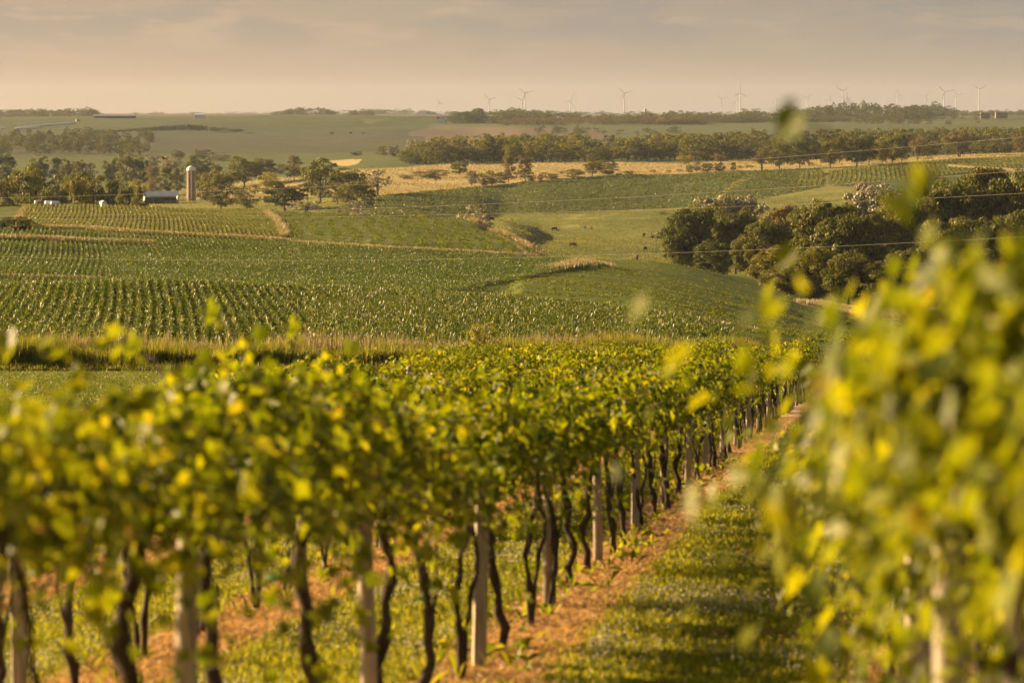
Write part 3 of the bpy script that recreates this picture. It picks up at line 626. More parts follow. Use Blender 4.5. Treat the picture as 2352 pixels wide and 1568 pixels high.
def crown_arrays(seed, shape, ncl, per, size, fill=0.5):
    """unit tree: height 1, crown about 1 wide; leaf clumps spread through a lumpy volume"""
    g = np.random.default_rng(seed); cs = []; rs = []
    while len(cs) < ncl:
        p = g.uniform(-1, 1, 3)
        if (np.abs(p) ** 3).sum() > 1 or np.linalg.norm(p) < 0.35 and g.random() < 0.7: continue
        zt = (p[2] + 1) / 2
        if shape == 'round': wdt = 0.43; z = 0.13 + 0.75 * zt
        elif shape == 'tall': wdt = 0.44 * (1 - 0.35 * zt); z = 0.12 + 0.78 * zt
        elif shape == 'vase': wdt = 0.26 + 0.20 * zt; z = 0.42 + 0.48 * zt
        elif shape == 'bush': wdt = 0.42; z = 0.05 + 0.78 * zt
        elif shape == 'open': wdt = 0.42; z = 0.22 + 0.66 * zt
        elif shape == 'forest': wdt = 0.44 * (1 - 0.15 * zt); z = 0.06 + 0.80 * zt
        if shape == 'bush' and zt < 0.5: rr = 1.0
        else: rr = 1.0
        cs.append((p[0] * wdt * rr, p[1] * wdt * rr, z)); rs.append(g.uniform(0.065, 0.155) * (0.8 if shape == 'open' else 1.0))
    cs = np.array(cs); rs = np.array(rs)
    n = ncl * per; ci = np.repeat(np.arange(ncl), per)
    d = g.normal(size=(n, 3)); d /= np.linalg.norm(d, axis=1)[:, None]
    d[:, 2] = np.where(d[:, 2] < -0.3, -d[:, 2], d[:, 2])
    rad = rs[ci] * (1 - 0.45 * g.random(n) ** 2)
    Pp = cs[ci] + d * rad[:, None] * np.array([1.15, 1.15, 0.72])
    Nn = d + g.normal(0, 0.55, (n, 3)); Nn /= np.linalg.norm(Nn, axis=1)[:, None]
    A = np.cross(Nn, g.normal(size=(n, 3))); A /= np.linalg.norm(A, axis=1)[:, None]; B = np.cross(Nn, A)
    s = (size * g.uniform(0.6, 1.35, n))[:, None]
    V = np.stack([Pp - A * s, Pp - B * s * 0.7, Pp + A * s, Pp + B * s * 0.7], 1).reshape(-1, 3)
    V[:, 2] = np.maximum(V[:, 2], 0.005)
    return V, cs
def crown_mesh(name, V, mat):
    n = len(V) // 4
    return mesh_np(name, V, [np.arange(n * 4).reshape(n, 4)], [mat])
def trunk_mesh(name, cs, seed, r0=0.022, top=0.5, multi=1, bare=False):
    g = np.random.default_rng(seed); b = MB()
    for mlt in range(multi):
        off = g.uniform(-0.10, 0.10, 2) * (multi > 1)
        P = [(off[0] * 0.2, off[1] * 0.2, -0.03), (off[0] * 0.5, off[1] * 0.5, top * 0.4), (off[0] + g.uniform(-.03, .03), off[1] + g.uniform(-.03, .03), top), (off[0] * 1.4, off[1] * 1.4, top * 1.5)]
        b.tube(P, [r0 * 1.3, r0, r0 * 0.7, r0 * 0.25], 7)
        for c in cs[g.permutation(len(cs))[:12]]:
            z0 = g.uniform(top * 0.45, top); p0 = np.array([off[0] * z0 / top, off[1] * z0 / top, z0]); c = np.array(c)
            if c[2] < z0: c[2] = z0 + 0.05
            mid = (p0 * 0.55 + c * 0.45) + [0, 0, -0.02]
            b.tube([p0, mid, c], [r0 * 0.5, r0 * 0.3, r0 * 0.08], 5)
    return b.mesh(name, [bark_m], smooth=True)
KV = {}   # (shape, variant, detail) -> (V, trunk mesh)
def kind_mesh(shape, var, detail, colour):
    key = (shape, var, detail)
    if key not in KV:
        ncl = {'round': 74, 'tall': 62, 'vase': 40, 'bush': 60, 'open': 40, 'forest': 52}[shape]
        per, size = {'hi': (190, 0.0165), 'mid': (85, 0.0200), 'lo': (42, 0.025)}[detail]
        if shape == 'open': per = int(per * 0.55)
        if detail == 'hi': ncl = int(ncl * 1.7)
        V, cs = crown_arrays(hash((shape, var)) % 9999 if False else sum(map(ord, shape)) * 7 + var, shape, ncl, per, size)
        tr = trunk_mesh('trunk_' + shape, cs, 5 + var, r0={'vase': 0.016, 'open': 0.024, 'bush': 0.012}.get(shape, 0.020), top={'vase': 0.42, 'bush': 0.2}.get(shape, 0.45), multi={'vase': 3, 'open': 2, 'bush': 2}.get(shape, 1))
        KV[key] = (V, tr, {})
    V, tr, cm = KV[key]
    if colour not in cm: cm[colour] = crown_mesh('crown_' + shape + '_' + colour, V, LM[colour])
    return cm[colour], tr
trng = np.random.default_rng(11)
def tree(name, label, u, vtop, Y, wpx, shape, colour, detail='mid', group=None, cat='tree', var=None, zdrop=0.15, trunk=True, h=None):
    x = (u - CX) / F * Y; zb = Hs(x, Y) - zdrop
    hh = h if h else at(u, vtop, Y)[2] - zb
    hh = max(hh, 0.6)
    wm = wpx / F * Y / 0.98
    var = int(trng.integers(0, 3)) if var is None else var
    cmsh, tr = kind_mesh(shape, var, detail, colour)
    e = empty(name, (x, Y, zb), float(trng.uniform(0, 6.28)), (wm, wm * 1.0, hh / 0.93))
    link('crown', cmsh, e)
    if trunk: link('trunk', tr, e)
    tag(e, label, cat, group)
    return e
T = tree
far = [ # name, label, u, vtop, Y, width px, shape, colour
 ('broadleaf_tree', 'olive tree at the left edge of the photo behind the green slope', 8, 407, 1010, 78, 'round', 'green'),
 ('broadleaf_tree', 'tall olive tree, largest at the far left below the distant dark wood', 58, 384, 1060, 84, 'round', 'gold'),
 ('broadleaf_tree', 'dark tree between the tall far left tree and the white wrapped bales', 100, 386, 1120, 74, 'round', 'green'),
 ('broadleaf_tree', 'shaded lower tree directly behind the white wrapped bales', 128, 430, 990, 70, 'round', 'dark'),
 ('broadleaf_tree', 'sunlit golden brown tree right of the white wrapped bales', 172, 404, 1020, 62, 'round', 'gold'),
 ('broadleaf_tree', 'pointed golden topped tree, higher one of the pair left of the little white hut', 192, 397, 1060, 56, 'tall', 'gold'),
 ('broadleaf_tree', 'dark green tree directly left of the little white hut', 222, 401, 1050, 62, 'round', 'dark'),
 ('broadleaf_tree', 'ragged dark tree just right of the little white hut', 262, 407, 1060, 50, 'tall', 'dark'),
 ('broadleaf_tree', 'small dark tree half way between the little white hut and the barn', 292, 422, 1040, 46, 'round', 'green'),
 ('broadleaf_tree', 'narrow olive tree standing against the left end of the barn', 320, 424, 1020, 38, 'tall', 'green'),
 ('broadleaf_tree', 'round shaded tree at the left edge on the far side of the valley', 8, 351, 2280, 52, 'round', 'dark'),
 ('broadleaf_tree', 'tall tree left of centre in the line beyond the far left field', 93, 357, 2250, 42, 'round', 'dark'),
 ('broadleaf_tree', 'dark double crowned tree in the line above the pale green field', 132, 363, 2250, 34, 'tall', 'dark'),
 ('broadleaf_tree', 'dark spreading tree next right of the double crowned one above the pale green field', 158, 363, 2240, 36, 'round', 'dark'),
 ('broadleaf_tree', 'lighter olive tree in the line above the pale green field', 184, 367, 2230, 34, 'round', 'green'),
 ('broadleaf_tree', 'loose tan tree in the line above the right part of the pale green field', 208, 368, 2230, 36, 'open', 'tan'),
 ('broadleaf_tree', 'small dark tree with a pinkish bush below it left of the barn roof', 258, 361, 2230, 36, 'round', 'dark'),
 ('broadleaf_tree', 'tall twin topped tree above and left of the barn', 292, 354, 2200, 46, 'round', 'green'),
 ('broadleaf_tree', 'olive tree above the left end of the barn roof', 322, 361, 2200, 40, 'round', 'green'),
 ('broadleaf_tree', 'golden brown tree with slim stems behind the barn', 352, 383, 1980, 46, 'tall', 'tan'),
 ('broadleaf_tree', 'dark upright tree behind the right half of the barn roof', 384, 383, 1990, 36, 'tall', 'green'),
 ('broadleaf_tree', 'dark upright tree close left of the silo', 408, 382, 2000, 34, 'tall', 'dark'),
 ('shrub', 'low yellow green bush behind the left end of the barn roof', 318, 408, 1900, 40, 'bush', 'lime'),
 ('broadleaf_tree', 'round dark tree rising behind the dome of the silo', 455, 357, 2280, 58, 'round', 'dark'),
 ('broadleaf_tree', 'silvery pale bushy tree left of the round dark tree above the silo', 352, 349, 2750, 36, 'bush', 'silver'),
 ('shrub', 'small round green tree alone above the silvery brush left of the silo top', 410, 344, 2850, 26, 'round', 'green'),
 ('shrub', 'silvery brush right of the small round tree at the foot of the grey field', 395, 356, 2700, 46, 'bush', 'silver'),
 ('shrub', 'low dark bushes behind the silvery brush at the foot of the grey field', 470, 341, 2900, 52, 'bush', 'green'),
 ('shrub', 'silvery brush right of the round dark tree above the silo', 505, 352, 2850, 50, 'bush', 'silver'),
 ('broadleaf_tree', 'dull green tree just right of the silo shaft', 470, 395, 1980, 40, 'round', 'green'),
 ('broadleaf_tree', 'big sprawling olive tree right of the silo with its dark trunk showing', 508, 392, 1640, 92, 'round', 'green'),
 ('broadleaf_tree', 'broad pale olive tree above the sprawling one right of the silo', 562, 358, 2050, 76, 'round', 'green'),
 ('broadleaf_tree', 'dark tree beside the broad pale olive tree, nearer to the big green tree', 606, 364, 2060, 56, 'round', 'dark'),
 ('shrub', 'small round dark tree above the sprawling tree right of the silo', 497, 377, 2050, 28, 'round', 'dark'),
 ('shrub', 'round yellow green bush below the dark tree in the middle of the farm', 617, 391, 1980, 40, 'bush', 'lime'),
 ('broadleaf_tree', 'small crooked tree above the bean rows', 572, 416, 1420, 54, 'open', 'green'),
 ('broadleaf_tree', 'pale tan tree left of the big green tree in the farm', 676, 358, 2050, 42, 'tall', 'tan'),
 ('broadleaf_tree', 'tall full green tree, largest in the middle of the farm, behind the tin roofed shed', 736, 361, 1620, 78, 'round', 'green'),
 ('broadleaf_tree', 'wide dark tree with low spreading branches over the old wooden shed', 654, 415, 1480, 104, 'round', 'dark'),
 ('broadleaf_tree', 'light green tree right of the tin roofed shed', 776, 392, 1560, 56, 'round', 'green'),
 ('broadleaf_tree', 'dark round tree behind the yellow green one at the right of the farm', 812, 390, 1640, 58, 'round', 'dark'),
 ('broadleaf_tree', 'yellow green bushy tree at the right of the farm', 800, 411, 1500, 66, 'bush', 'gold'),
 ('shrub', 'dark bushy thicket at the lower right of the farm trees', 838, 421, 1500, 50, 'bush', 'dark'),
 ('broadleaf_tree', 'open topped pale tree with several trunks at the right end of the farm', 868, 385, 1620, 62, 'open', 'silver'),
 ('shrub', 'low silvery fallen tree at the left of the two beside the hay field', 702, 457, 1430, 84, 'open', 'silver'),
 ('shrub', 'half dead silvery tree sprawling above the hay field', 818, 456, 1300, 66, 'open', 'silver'),
 ('shrub', 'low silvery mound of foliage under the half dead tree', 835, 482, 1290, 48, 'bush', 'silver'),
 ('shrub', 'small lime green bush at the upper edge of the striped hay field', 966, 488, 900, 50, 'bush', 'lime'),
 ('broadleaf_tree', 'rounded silver leaved tree standing alone at the corner of the cow pasture', 1094, 464, 1010, 72, 'bush', 'silver'),
 ('shrub', 'small yellowish bush at the left tip of the golden meadow', 857, 383, 2250, 22, 'bush', 'lime'),
 ('shrub', 'small dark bush beside the yellowish one at the left tip of the golden meadow', 790, 384, 2200, 30, 'bush', 'dark'),
 ('shrub', 'long low green bush in the golden meadow', 990, 388, 1960, 74, 'bush', 'green'),
 ('shrub', 'small yellow green bush left of the long low one in the golden meadow', 934, 400, 1930, 30, 'bush', 'gold'),
 ('broadleaf_tree', 'layered round tree alone at the upper part of the golden meadow', 1055, 373, 2080, 36, 'round', 'green'),
 ('broadleaf_tree', 'narrow pale tree at the bottom edge of the golden meadow', 1084, 390, 1790, 30, 'tall', 'silver'),
 ('broadleaf_tree', 'dark bushy tree, left one of three along the golden meadow edge', 1112, 396, 1830, 28, 'bush', 'dark'),
 ('broadleaf_tree', 'middle tree of the three bushy ones along the golden meadow edge', 1131, 389, 1840, 28, 'bush', 'green'),
 ('broadleaf_tree', 'right tree of the three bushy ones along the golden meadow edge', 1150, 393, 1840, 26, 'bush', 'green'),
 ('broadleaf_tree', 'tall slender brownish tree, left one of the two slender ones at the meadow edge', 1168, 359, 1800, 34, 'tall', 'tan'),
 ('broadleaf_tree', 'right one of the two tall slender trees at the meadow edge', 1206, 362, 1840, 34, 'tall', 'tan'),
 ('shrub', 'small dark bush right of the two slender trees', 1221, 400, 1850, 20, 'bush', 'dark'),
 ('shrub', 'tiny pale bush between two dark ones on the meadow edge', 1240, 398, 1860, 14, 'bush', 'tan'),
 ('shrub', 'low dark bush pair on the meadow edge left of the square hedge tree', 1266, 397, 1870, 34, 'bush', 'green'),
 ('shrub', 'wide low green hedge bush on the meadow edge', 1317, 387, 1900, 46, 'bush', 'green'),
 ('broadleaf_tree', 'olive tree, left one of the bushy pair at the middle of the meadow edge', 1361, 365, 1900, 38, 'round', 'gold'),
 ('broadleaf_tree', 'dark tree, right one of the bushy pair at the middle of the meadow edge', 1396, 365, 1910, 44, 'bush', 'dark'),
 ('shrub', 'low dark scrub at the meadow edge right of the bushy pair', 1446, 392, 1900, 26, 'bush', 'dark'),
 ('broadleaf_tree', 'round yellow dome shaped tree against the dark wood', 1574, 355, 2180, 38, 'bush', 'lime'),
 ('shrub', 'egg shaped green bush below the yellow dome shaped tree', 1583, 377, 1960, 18, 'bush', 'green'),
 ('shrub', 'narrow pale grey bush between two green ones below the yellow dome', 1600, 370, 1960, 20, 'tall', 'silver'),
 ('shrub', 'wider green bush right of the narrow pale grey one', 1624, 373, 1960, 30, 'bush', 'green'),
 ('shrub', 'pale green bush in front of the spreading tan tree', 1652, 372, 1960, 26, 'bush', 'green'),
 ('broadleaf_tree', 'spreading tan tree at the top of the golden meadow', 1655, 349, 2160, 46, 'open', 'tan'),
 ('shrub', 'small pointed bush alone left of the right hand tree line', 1684, 373, 1960, 16, 'tall', 'green'),
 ('broadleaf_tree', 'brownish thin tree, first at the left of the tree line on the right', 1750, 331, 1950, 48, 'open', 'tan'),
 ('broadleaf_tree', 'full tree next to the brownish one in the tree line on the right', 1789, 319, 1955, 46, 'round', 'green'),
 ('broadleaf_tree', 'small low tree between the second and the fourth of the tree line', 1815, 352, 1955, 24, 'tall', 'green'),
 ('broadleaf_tree', 'dark tree at the right end of the first cluster in the tree line', 1836, 318, 1960, 46, 'round', 'dark'),
 ('broadleaf_tree', 'olive tree right of the gap in the tree line', 1906, 319, 1985, 48, 'round', 'gold'),
 ('broadleaf_tree', 'pointed tree pressed between two larger ones right of the gap', 1927, 314, 1995, 34, 'tall', 'green'),
 ('broadleaf_tree', 'largest dark tree of the tree line on the right', 1967, 312, 1995, 58, 'round', 'dark'),
 ('broadleaf_tree', 'narrower dark tree touching the largest one of the tree line', 1995, 313, 2000, 38, 'tall', 'dark'),
 ('broadleaf_tree', 'lower tree in a dip of the tree line on the right', 2025, 322, 2005, 34, 'tall', 'green'),
 ('broadleaf_tree', 'sunlit golden topped tree of the last pair in the tree line', 2048, 308, 2010, 40, 'round', 'gold'),
 ('broadleaf_tree', 'dark tree at the right end of the tree line', 2070, 309, 2010, 36, 'tall', 'dark'),
 ('broadleaf_tree', 'thin stemmed brown tree standing just right of the tree line', 2106, 319, 2030, 40, 'vase', 'tan'),
 ('broadleaf_tree', 'vase shaped brown tree with bare forked trunks, alone at the right', 2202, 304, 2050, 72, 'vase', 'tan'),
 ('broadleaf_tree', 'brown tree at the right edge of the photo above the golden strip', 2346, 299, 2100, 40, 'round', 'tan'),
 ('shrub', 'low dark scrub at the foot of the thin brown tree', 2132, 361, 2060, 20, 'bush', 'dark'),
 ('shrub', 'small green bush beside the gate between the row crops', 1899, 397, 1770, 16, 'tall', 'green'),
 ('shrub', 'bare brownish bush on the pasture fence left of the big right hand wood', 1519, 486, 1440, 30, 'open', 'tan'),
 ('broadleaf_tree', 'round dark tree alone on the slope of the grey field', 498, 292, 3900, 38, 'round', 'dark'),
 ('broadleaf_tree', 'smaller dark tree right of the round one on the grey field slope', 543, 296, 3900, 38, 'round', 'dark'),
 ('shrub', 'tiny round dark bush right of the two trees on the grey field slope', 577, 305, 3850, 18, 'bush', 'dark'),
 ('shrub', 'tiny dark bush in the middle of the teal field', 762, 302, 3800, 12, 'bush', 'dark'),
 ('shrub', 'tiny dark bush with a pointed top on the teal field', 806, 303, 3800, 7, 'tall', 'dark'),
 ('shrub', 'small dark bush, rightmost of the three on the teal field', 834, 304, 3800, 10, 'bush', 'dark'),
 ('shrub', 'dark bush at the upper edge of the green field left of the wood', 818, 347, 2840, 26, 'bush', 'dark'),
 ('shrub', 'low dark bushes at the left corner of the wood', 885, 333, 2800, 46, 'bush', 'green'),
 ('shrub', 'pale low bush beside the corner of the wood', 905, 332, 2760, 34, 'bush', 'silver'),
 ('broadleaf_tree', 'pale grey crowned tree at the left corner of the wood', 952, 320, 2560, 34, 'round', 'silver'),
 ('broadleaf_tree', 'olive tree at the foot of the left corner of the wood', 932, 345, 2380, 36, 'round', 'green'),
 ('broadleaf_tree', 'golden brown tree with visible trunk in front of the left end of the wood', 974, 328, 2380, 44, 'vase', 'gold'),
 ('broadleaf_tree', 'second golden brown tree in front of the wood', 1030, 336, 2380, 36, 'vase', 'gold'),
 ('broadleaf_tree', 'third golden brown tree in front of the wood', 1114, 335, 2370, 38, 'vase', 'gold'),
 ('broadleaf_tree', 'dark feathery tree standing out at the left end of the horizon clump', 1098, 249, 4500, 34, 'tall', 'dark'),
 ('broadleaf_tree', 'dark round tree in the bottom left of the horizon clump', 1060, 257, 4480, 30, 'round', 'dark'),
]
VB = {1055: 402, 990: 410, 934: 412, 1084: 428, 1112: 427, 1131: 425, 1150: 423, 1168: 421, 1206: 418, 1221: 416, 1240: 415, 1266: 411, 1317: 409, 1361: 405, 1396: 402, 1446: 400, 1574: 377, 1583: 397, 1600: 396, 1624: 395, 1652: 394, 1684: 393, 1655: 378, 1750: 391, 1789: 391, 1836: 387, 1906: 385, 1967: 383, 1995: 381, 2025: 379, 2048: 377, 2070: 376, 2106: 370, 2202: 362}
for a in far:
    a = list(a); a[5] *= 1.15
    if a[2] in VB: a[4] = yline([(a[2], VB[a[2]])], 1500, 2330, 0)[0]
    T(*a)
# right hand wood close by: big trees, tagged one by one
near_t = [
 ('dark oak at the left end of the near wood, its crown touching the hay wagons', 1578, 478, 900, 96, 'round', 'dark'),
 ('tall dark oak behind the left end of the near wood', 1628, 466, 930, 96, 'round', 'green'),
 ('dark oak above the bare hook of the alfalfa field', 1690, 480, 905, 100, 'round', 'dark'),
 ('low green tree at the field edge under the left oaks', 1640, 548, 870, 80, 'bush', 'dark'),
 ('small olive tree tucked between the dark oaks and the golden ones', 1713, 540, 850, 60, 'round', 'green'),
 ('silvery poplar crown showing above the left dark oaks', 1655, 448, 1040, 110, 'round', 'silver'),
 ('silvery poplar right of the first one above the near wood', 1712, 450, 1060, 86, 'round', 'silver'),
 ('small silvery poplar top beside a twiggy crown', 1762, 462, 1050, 70, 'open', 'silver'),
 ('tan crowned tree behind the blurred leaves at the left of the near wood', 1822, 472, 830, 120, 'round', 'tan'),
 ('grey twiggy crown poking above the tan crowned tree', 1862, 452, 960, 60, 'open', 'silver'),
 ('pale silver leaved tree, highest in the middle of the near wood', 2010, 419, 960, 130, 'round', 'silver'),
 ('low silver leaved tree right below the highest silver one', 2055, 452, 900, 90, 'bush', 'silver'),
 ('golden green tree at the corner of the near wood facing the alfalfa hook', 1778, 560, 700, 100, 'bush', 'gold'),
 ('bushy golden tree low at the wood edge left of the wheat strip', 1812, 600, 680, 90, 'bush', 'gold'),
 ('olive tree behind the golden one at the corner of the near wood', 1760, 505, 790, 90, 'round', 'green'),
 ('full green oak in the middle left of the near wood', 1900, 462, 760, 140, 'round', 'green'),
 ('dark green oak behind the blurred bright leaves', 1950, 492, 720, 130, 'round', 'dark'),
 ('golden green tree above the start of the wheat strip', 1876, 560, 680, 100, 'bush', 'gold'),
 ('green tree standing over the wheat strip', 1950, 580, 672, 100, 'round', 'green'),
 ('bushy tree low above the middle of the wheat strip', 2020, 590, 668, 100, 'bush', 'green'),
 ('wide oak right of the silver crowned tree', 2075, 450, 760, 140, 'round', 'gold'),
 ('oak with a lumpy crown between the silver tree and the tallest trees', 2130, 430, 800, 130, 'round', 'green'),
 ('low tree above the right part of the wheat strip', 2095, 560, 672, 120, 'bush', 'dark'),
 ('tall oak, first of the highest trees at the right', 2205, 408, 800, 130, 'round', 'green'),
 ('highest oak near the right edge with a pointed top', 2262, 388, 820, 140, 'tall', 'green'),
 ('oak at the right edge of the photo', 2340, 396, 800, 150, 'round', 'green'),
 ('nearer oak below the tall ones at the right', 2190, 500, 700, 140, 'round', 'gold'),
 ('nearer oak at the right edge under the tall ones', 2300, 490, 700, 150, 'round', 'dark'),
 ('second golden oak at the lower right behind the vine leaves', 2250, 560, 670, 130, 'bush', 'gold'),
 ('green oak just beyond the right edge behind the vine leaves', 2400, 470, 740, 150, 'round', 'green'),
]
for lb, u, vt, Y, wp, shp, colr in near_t: T('oak_tree' if colr != 'silver' else 'poplar_tree', lb, u, vt, Y, wp * 1.15, shp, colr, 'hi')
# the wood behind the golden meadow: single trees in a deep belt
wu = np.array([925, 950, 1000, 1060, 1200, 1400, 1560, 1700, 2000, 2200, 2360]); wv = np.array([345, 322, 309, 304, 301, 300, 298, 293, 292, 283, 288])
wr = np.random.default_rng(5); nW = 0
cols_ = ['green', 'green', 'dark', 'green', 'gold', 'dark']
while nW < 290:
    u = wr.uniform(930, 2380); t_ = wr.random() ** 1.3; Y = 2320 + 640 * t_
    if nW < 90: Y = wr.uniform(2300, 2370); t_ = 0; u = 945 + nW * 16.0 + wr.uniform(-5, 5)
    if u < 1010 and Y > 2600: continue
    vt = np.interp(u, wu, wv) + (wr.uniform(0, 26) if t_ < .25 else wr.uniform(0, 10)) + (1 - t_) * 6
    if t_ == 0: vt += wr.uniform(2, 26)
    T('woodland_tree', 'broadleaf tree in the long wood behind the golden meadow', u, vt, Y, wr.uniform(42, 66), 'forest', cols_[wr.integers(0, 6)], 'lo', 'trees of the long wood behind the golden meadow', var=nW % 3, zdrop=0.5, trunk=nW < 90)
    nW += 1
# dark wood on the far left slope
wu = np.array([-20, 0, 60, 100, 130, 200, 240, 300, 345]); wv = np.array([300, 300, 295, 296, 305, 313, 322, 331, 343])
nL = 0
while nL < 110:
    u = wr.uniform(-20, 345); f = wr.random(); vt = np.interp(u, wu, wv) + f * (352 - np.interp(u, wu, wv)) * 0.8
    Y = 3650 - 700 * f
    T('woodland_tree', 'tree in the dark hazy wood on the far left slope', u, vt, Y, wr.uniform(20, 34), 'forest', 'dark' if wr.random() < .75 else 'green', 'lo', 'trees of the dark hazy wood on the far left slope', var=nL % 3, trunk=False, h=wr.uniform(10, 15))
    nL += 1
for i in range(34):
    u = 255 + i * 6.6 + wr.uniform(-2, 2); base = np.interp(u, [255, 475], [327, 318]); hp = 4 + 12 * np.interp(u, [255, 300, 380, 440, 475], [0.0, 0.15, 0.7, 1, 0.8])
    T('hedge_tree', 'tree of the dark hedge tapering across the grey field slope', u, base - hp, 3930, wr.uniform(12, 20), 'forest', 'dark', 'lo', 'trees of the dark hedge on the grey field slope', trunk=False, h=hp * .52 + .5)
for i in range(26):
    u = wr.uniform(-10, 110) if i < 10 else wr.uniform(60, 650)
    if 320 < u < 430: continue
    Y = wr.uniform(2350, 2750)
    T('shrub', 'small bush in the valley brush between the farm and the grey field', u, 0, Y, wr.uniform(16, 34), 'bush', ['green', 'silver', 'tan', 'dark'][wr.integers(0, 4)], 'lo', 'bushes in the valley brush beyond the farm', trunk=False, h=wr.uniform(3, 7))
# farm brush behind the crest of the bean rows
for i in range(30):
    u = wr.uniform(335, 800); Y = wr.uniform(1560, 1700) if i % 2 else wr.uniform(1350, 1480)
    T('shrub', 'low weedy bush in the rough grass of the farm yard', u, 0, Y, wr.uniform(8, 20), 'bush', ['green', 'gold', 'tan'][wr.integers(0, 3)], 'lo', 'weedy bushes in the rough grass of the farm yard', trunk=False, h=wr.uniform(1.0, 2.4))
for i in range(14):
    u = [1005, 1160, 1185, 1250, 1290, 1330, 1420, 1470, 1500, 1535, 1560, 1700, 1720, 1860][i]; 
    T('shrub', 'small dark scrub along the lower edge of the golden meadow', u, 0, 1880 if u < 1500 else 1960, wr.uniform(12, 26), 'bush', 'dark', 'lo', 'scrub along the lower edge of the golden meadow', trunk=False, h=wr.uniform(1.2, 2.4))
# horizon tree belts: each belt reads as one mass
def belt(label, pts, Y, hgt, n, colour='dark', dY=150, w=(14, 28)):
    cmsh, _ = kind_mesh('forest', 0, 'lo', colour)
    base = [kind_mesh('forest', k, 'lo', colour)[0] for k in range(3)]
    arr = [np.array([v.co[:] for v in m.vertices], np.float32) if False else KV[('forest', k, 'lo')][0] for k, m in enumerate(base)]
    Vs = []
    for i in range(n):
        t_ = wr.random(); u = np.interp(t_, np.linspace(0, 1, len(pts)), [p[0] for p in pts]); hk = np.interp(t_, np.linspace(0, 1, len(pts)), [p[1] for p in pts])
        y = Y + wr.uniform(-dY, dY); x = (u - CX) / F * y; z = Hs(x, y) - 0.5
        ph = wr.uniform(0, 6.28); c_, s_ = math.cos(ph), math.sin(ph); V = arr[i % 3]
        V = V[:len(V) // 8 * 4]
        wm = wr.uniform(*w); hm = hgt * hk * wr.uniform(0.75, 1.15)
        Vs.append(np.stack([(V[:, 0] * c_ - V[:, 1] * s_) * wm + x, (V[:, 0] * s_ + V[:, 1] * c_) * wm + y, V[:, 2] * hm + z], 1))
    V = np.concatenate(Vs); nn = len(V) // 4
    me = mesh_np('far_wood', V, [np.arange(nn * 4).reshape(nn, 4)], [LM[colour]])
    tag(link('far_wood', me), label, 'wood', None, 'stuff')
belt('dark clump of trees on the horizon left of the first tall turbines', [(1032, .6), (1060, 1), (1090, 1.15), (1120, .8), (1150, .6)], 4550, 15, 34)
belt('long wood on the horizon in the middle right of the photo', [(1130, .8), (1200, 1.1), (1280, .8), (1400, .85), (1500, .9), (1560, 1.05), (1640, .8), (1720, .9)], 4750, 18, 170, dY=300)
belt('browner front of the horizon wood in the middle of the photo', [(1140, .7), (1300, .8), (1500, .9), (1620, .8)], 4200, 13, 90, 'tan', dY=80)
belt('darker trees along the foot of the wooded rise at the right', [(1640, .7), (1760, .9), (1900, .8), (2060, .9)], 4450, 13, 70, 'dark', dY=120)
belt('dark wooded rise on the horizon at the right', [(1700, .8), (1800, .9), (1870, 1.1), (1960, 1.5), (2060, 1.3), (2130, 1.0)], 5000, 20, 150, dY=320, w=(12, 26))
belt('wooded hump on the horizon far right', [(2060, .9), (2110, 1.4), (2150, 1.5), (2190, .9)], 5900, 18, 60, dY=150, w=(14, 28))
belt('thin far wood on the horizon at the right edge', [(2180, 1), (2360, 1)], 6900, 15, 60, 'dark', dY=150, w=(14, 26))
belt('dark hazy wood on the horizon at the far left', [(-20, .8), (60, 1), (130, 1), (205, 1.1), (225, .8)], 5650, 15, 90, dY=200, w=(12, 24))
belt('low horizon wood left of the centre', [(636, .5), (670, .9), (740, 1.1), (768, .4)], 5700, 15, 36, w=(12, 24))
belt('second low horizon wood left of the centre', [(795, .7), (830, 1), (866, .6)], 5700, 12, 20, 'dark', w=(10, 18))
belt('faint blue wood line on the far horizon', [(300, .5), (420, .6), (700, .4), (850, 1), (940, 1.1), (1000, .7)], 9000, 16, 70, dY=600, w=(20, 45))
belt('faint blue wood line on the far horizon right of centre', [(1020, .8), (1200, .7), (1330, .9), (1600, .8), (2000, .6), (2360, .7)], 9500, 16, 100, dY=700, w=(20, 45))
belt('scattered trees in front of the long horizon wood', [(1210, .7), (1330, .8), (1450, .5), (1560, .7)], 3700, 12, 26, 'dark', dY=60, w=(8, 13))
belt('scattered hazy trees between the far fields at the right', [(1790, .6), (1990, .9), (2060, .9), (2150, .5), (2250, .9)], 4050, 12, 26, 'dark', dY=90, w=(8, 14))
belt('small trees around the far farm buildings at the right', [(2020, .9), (2080, 1.1), (2150, 1), (2260, .8)], 4750, 12, 24, 'dark', dY=60, w=(10, 16))

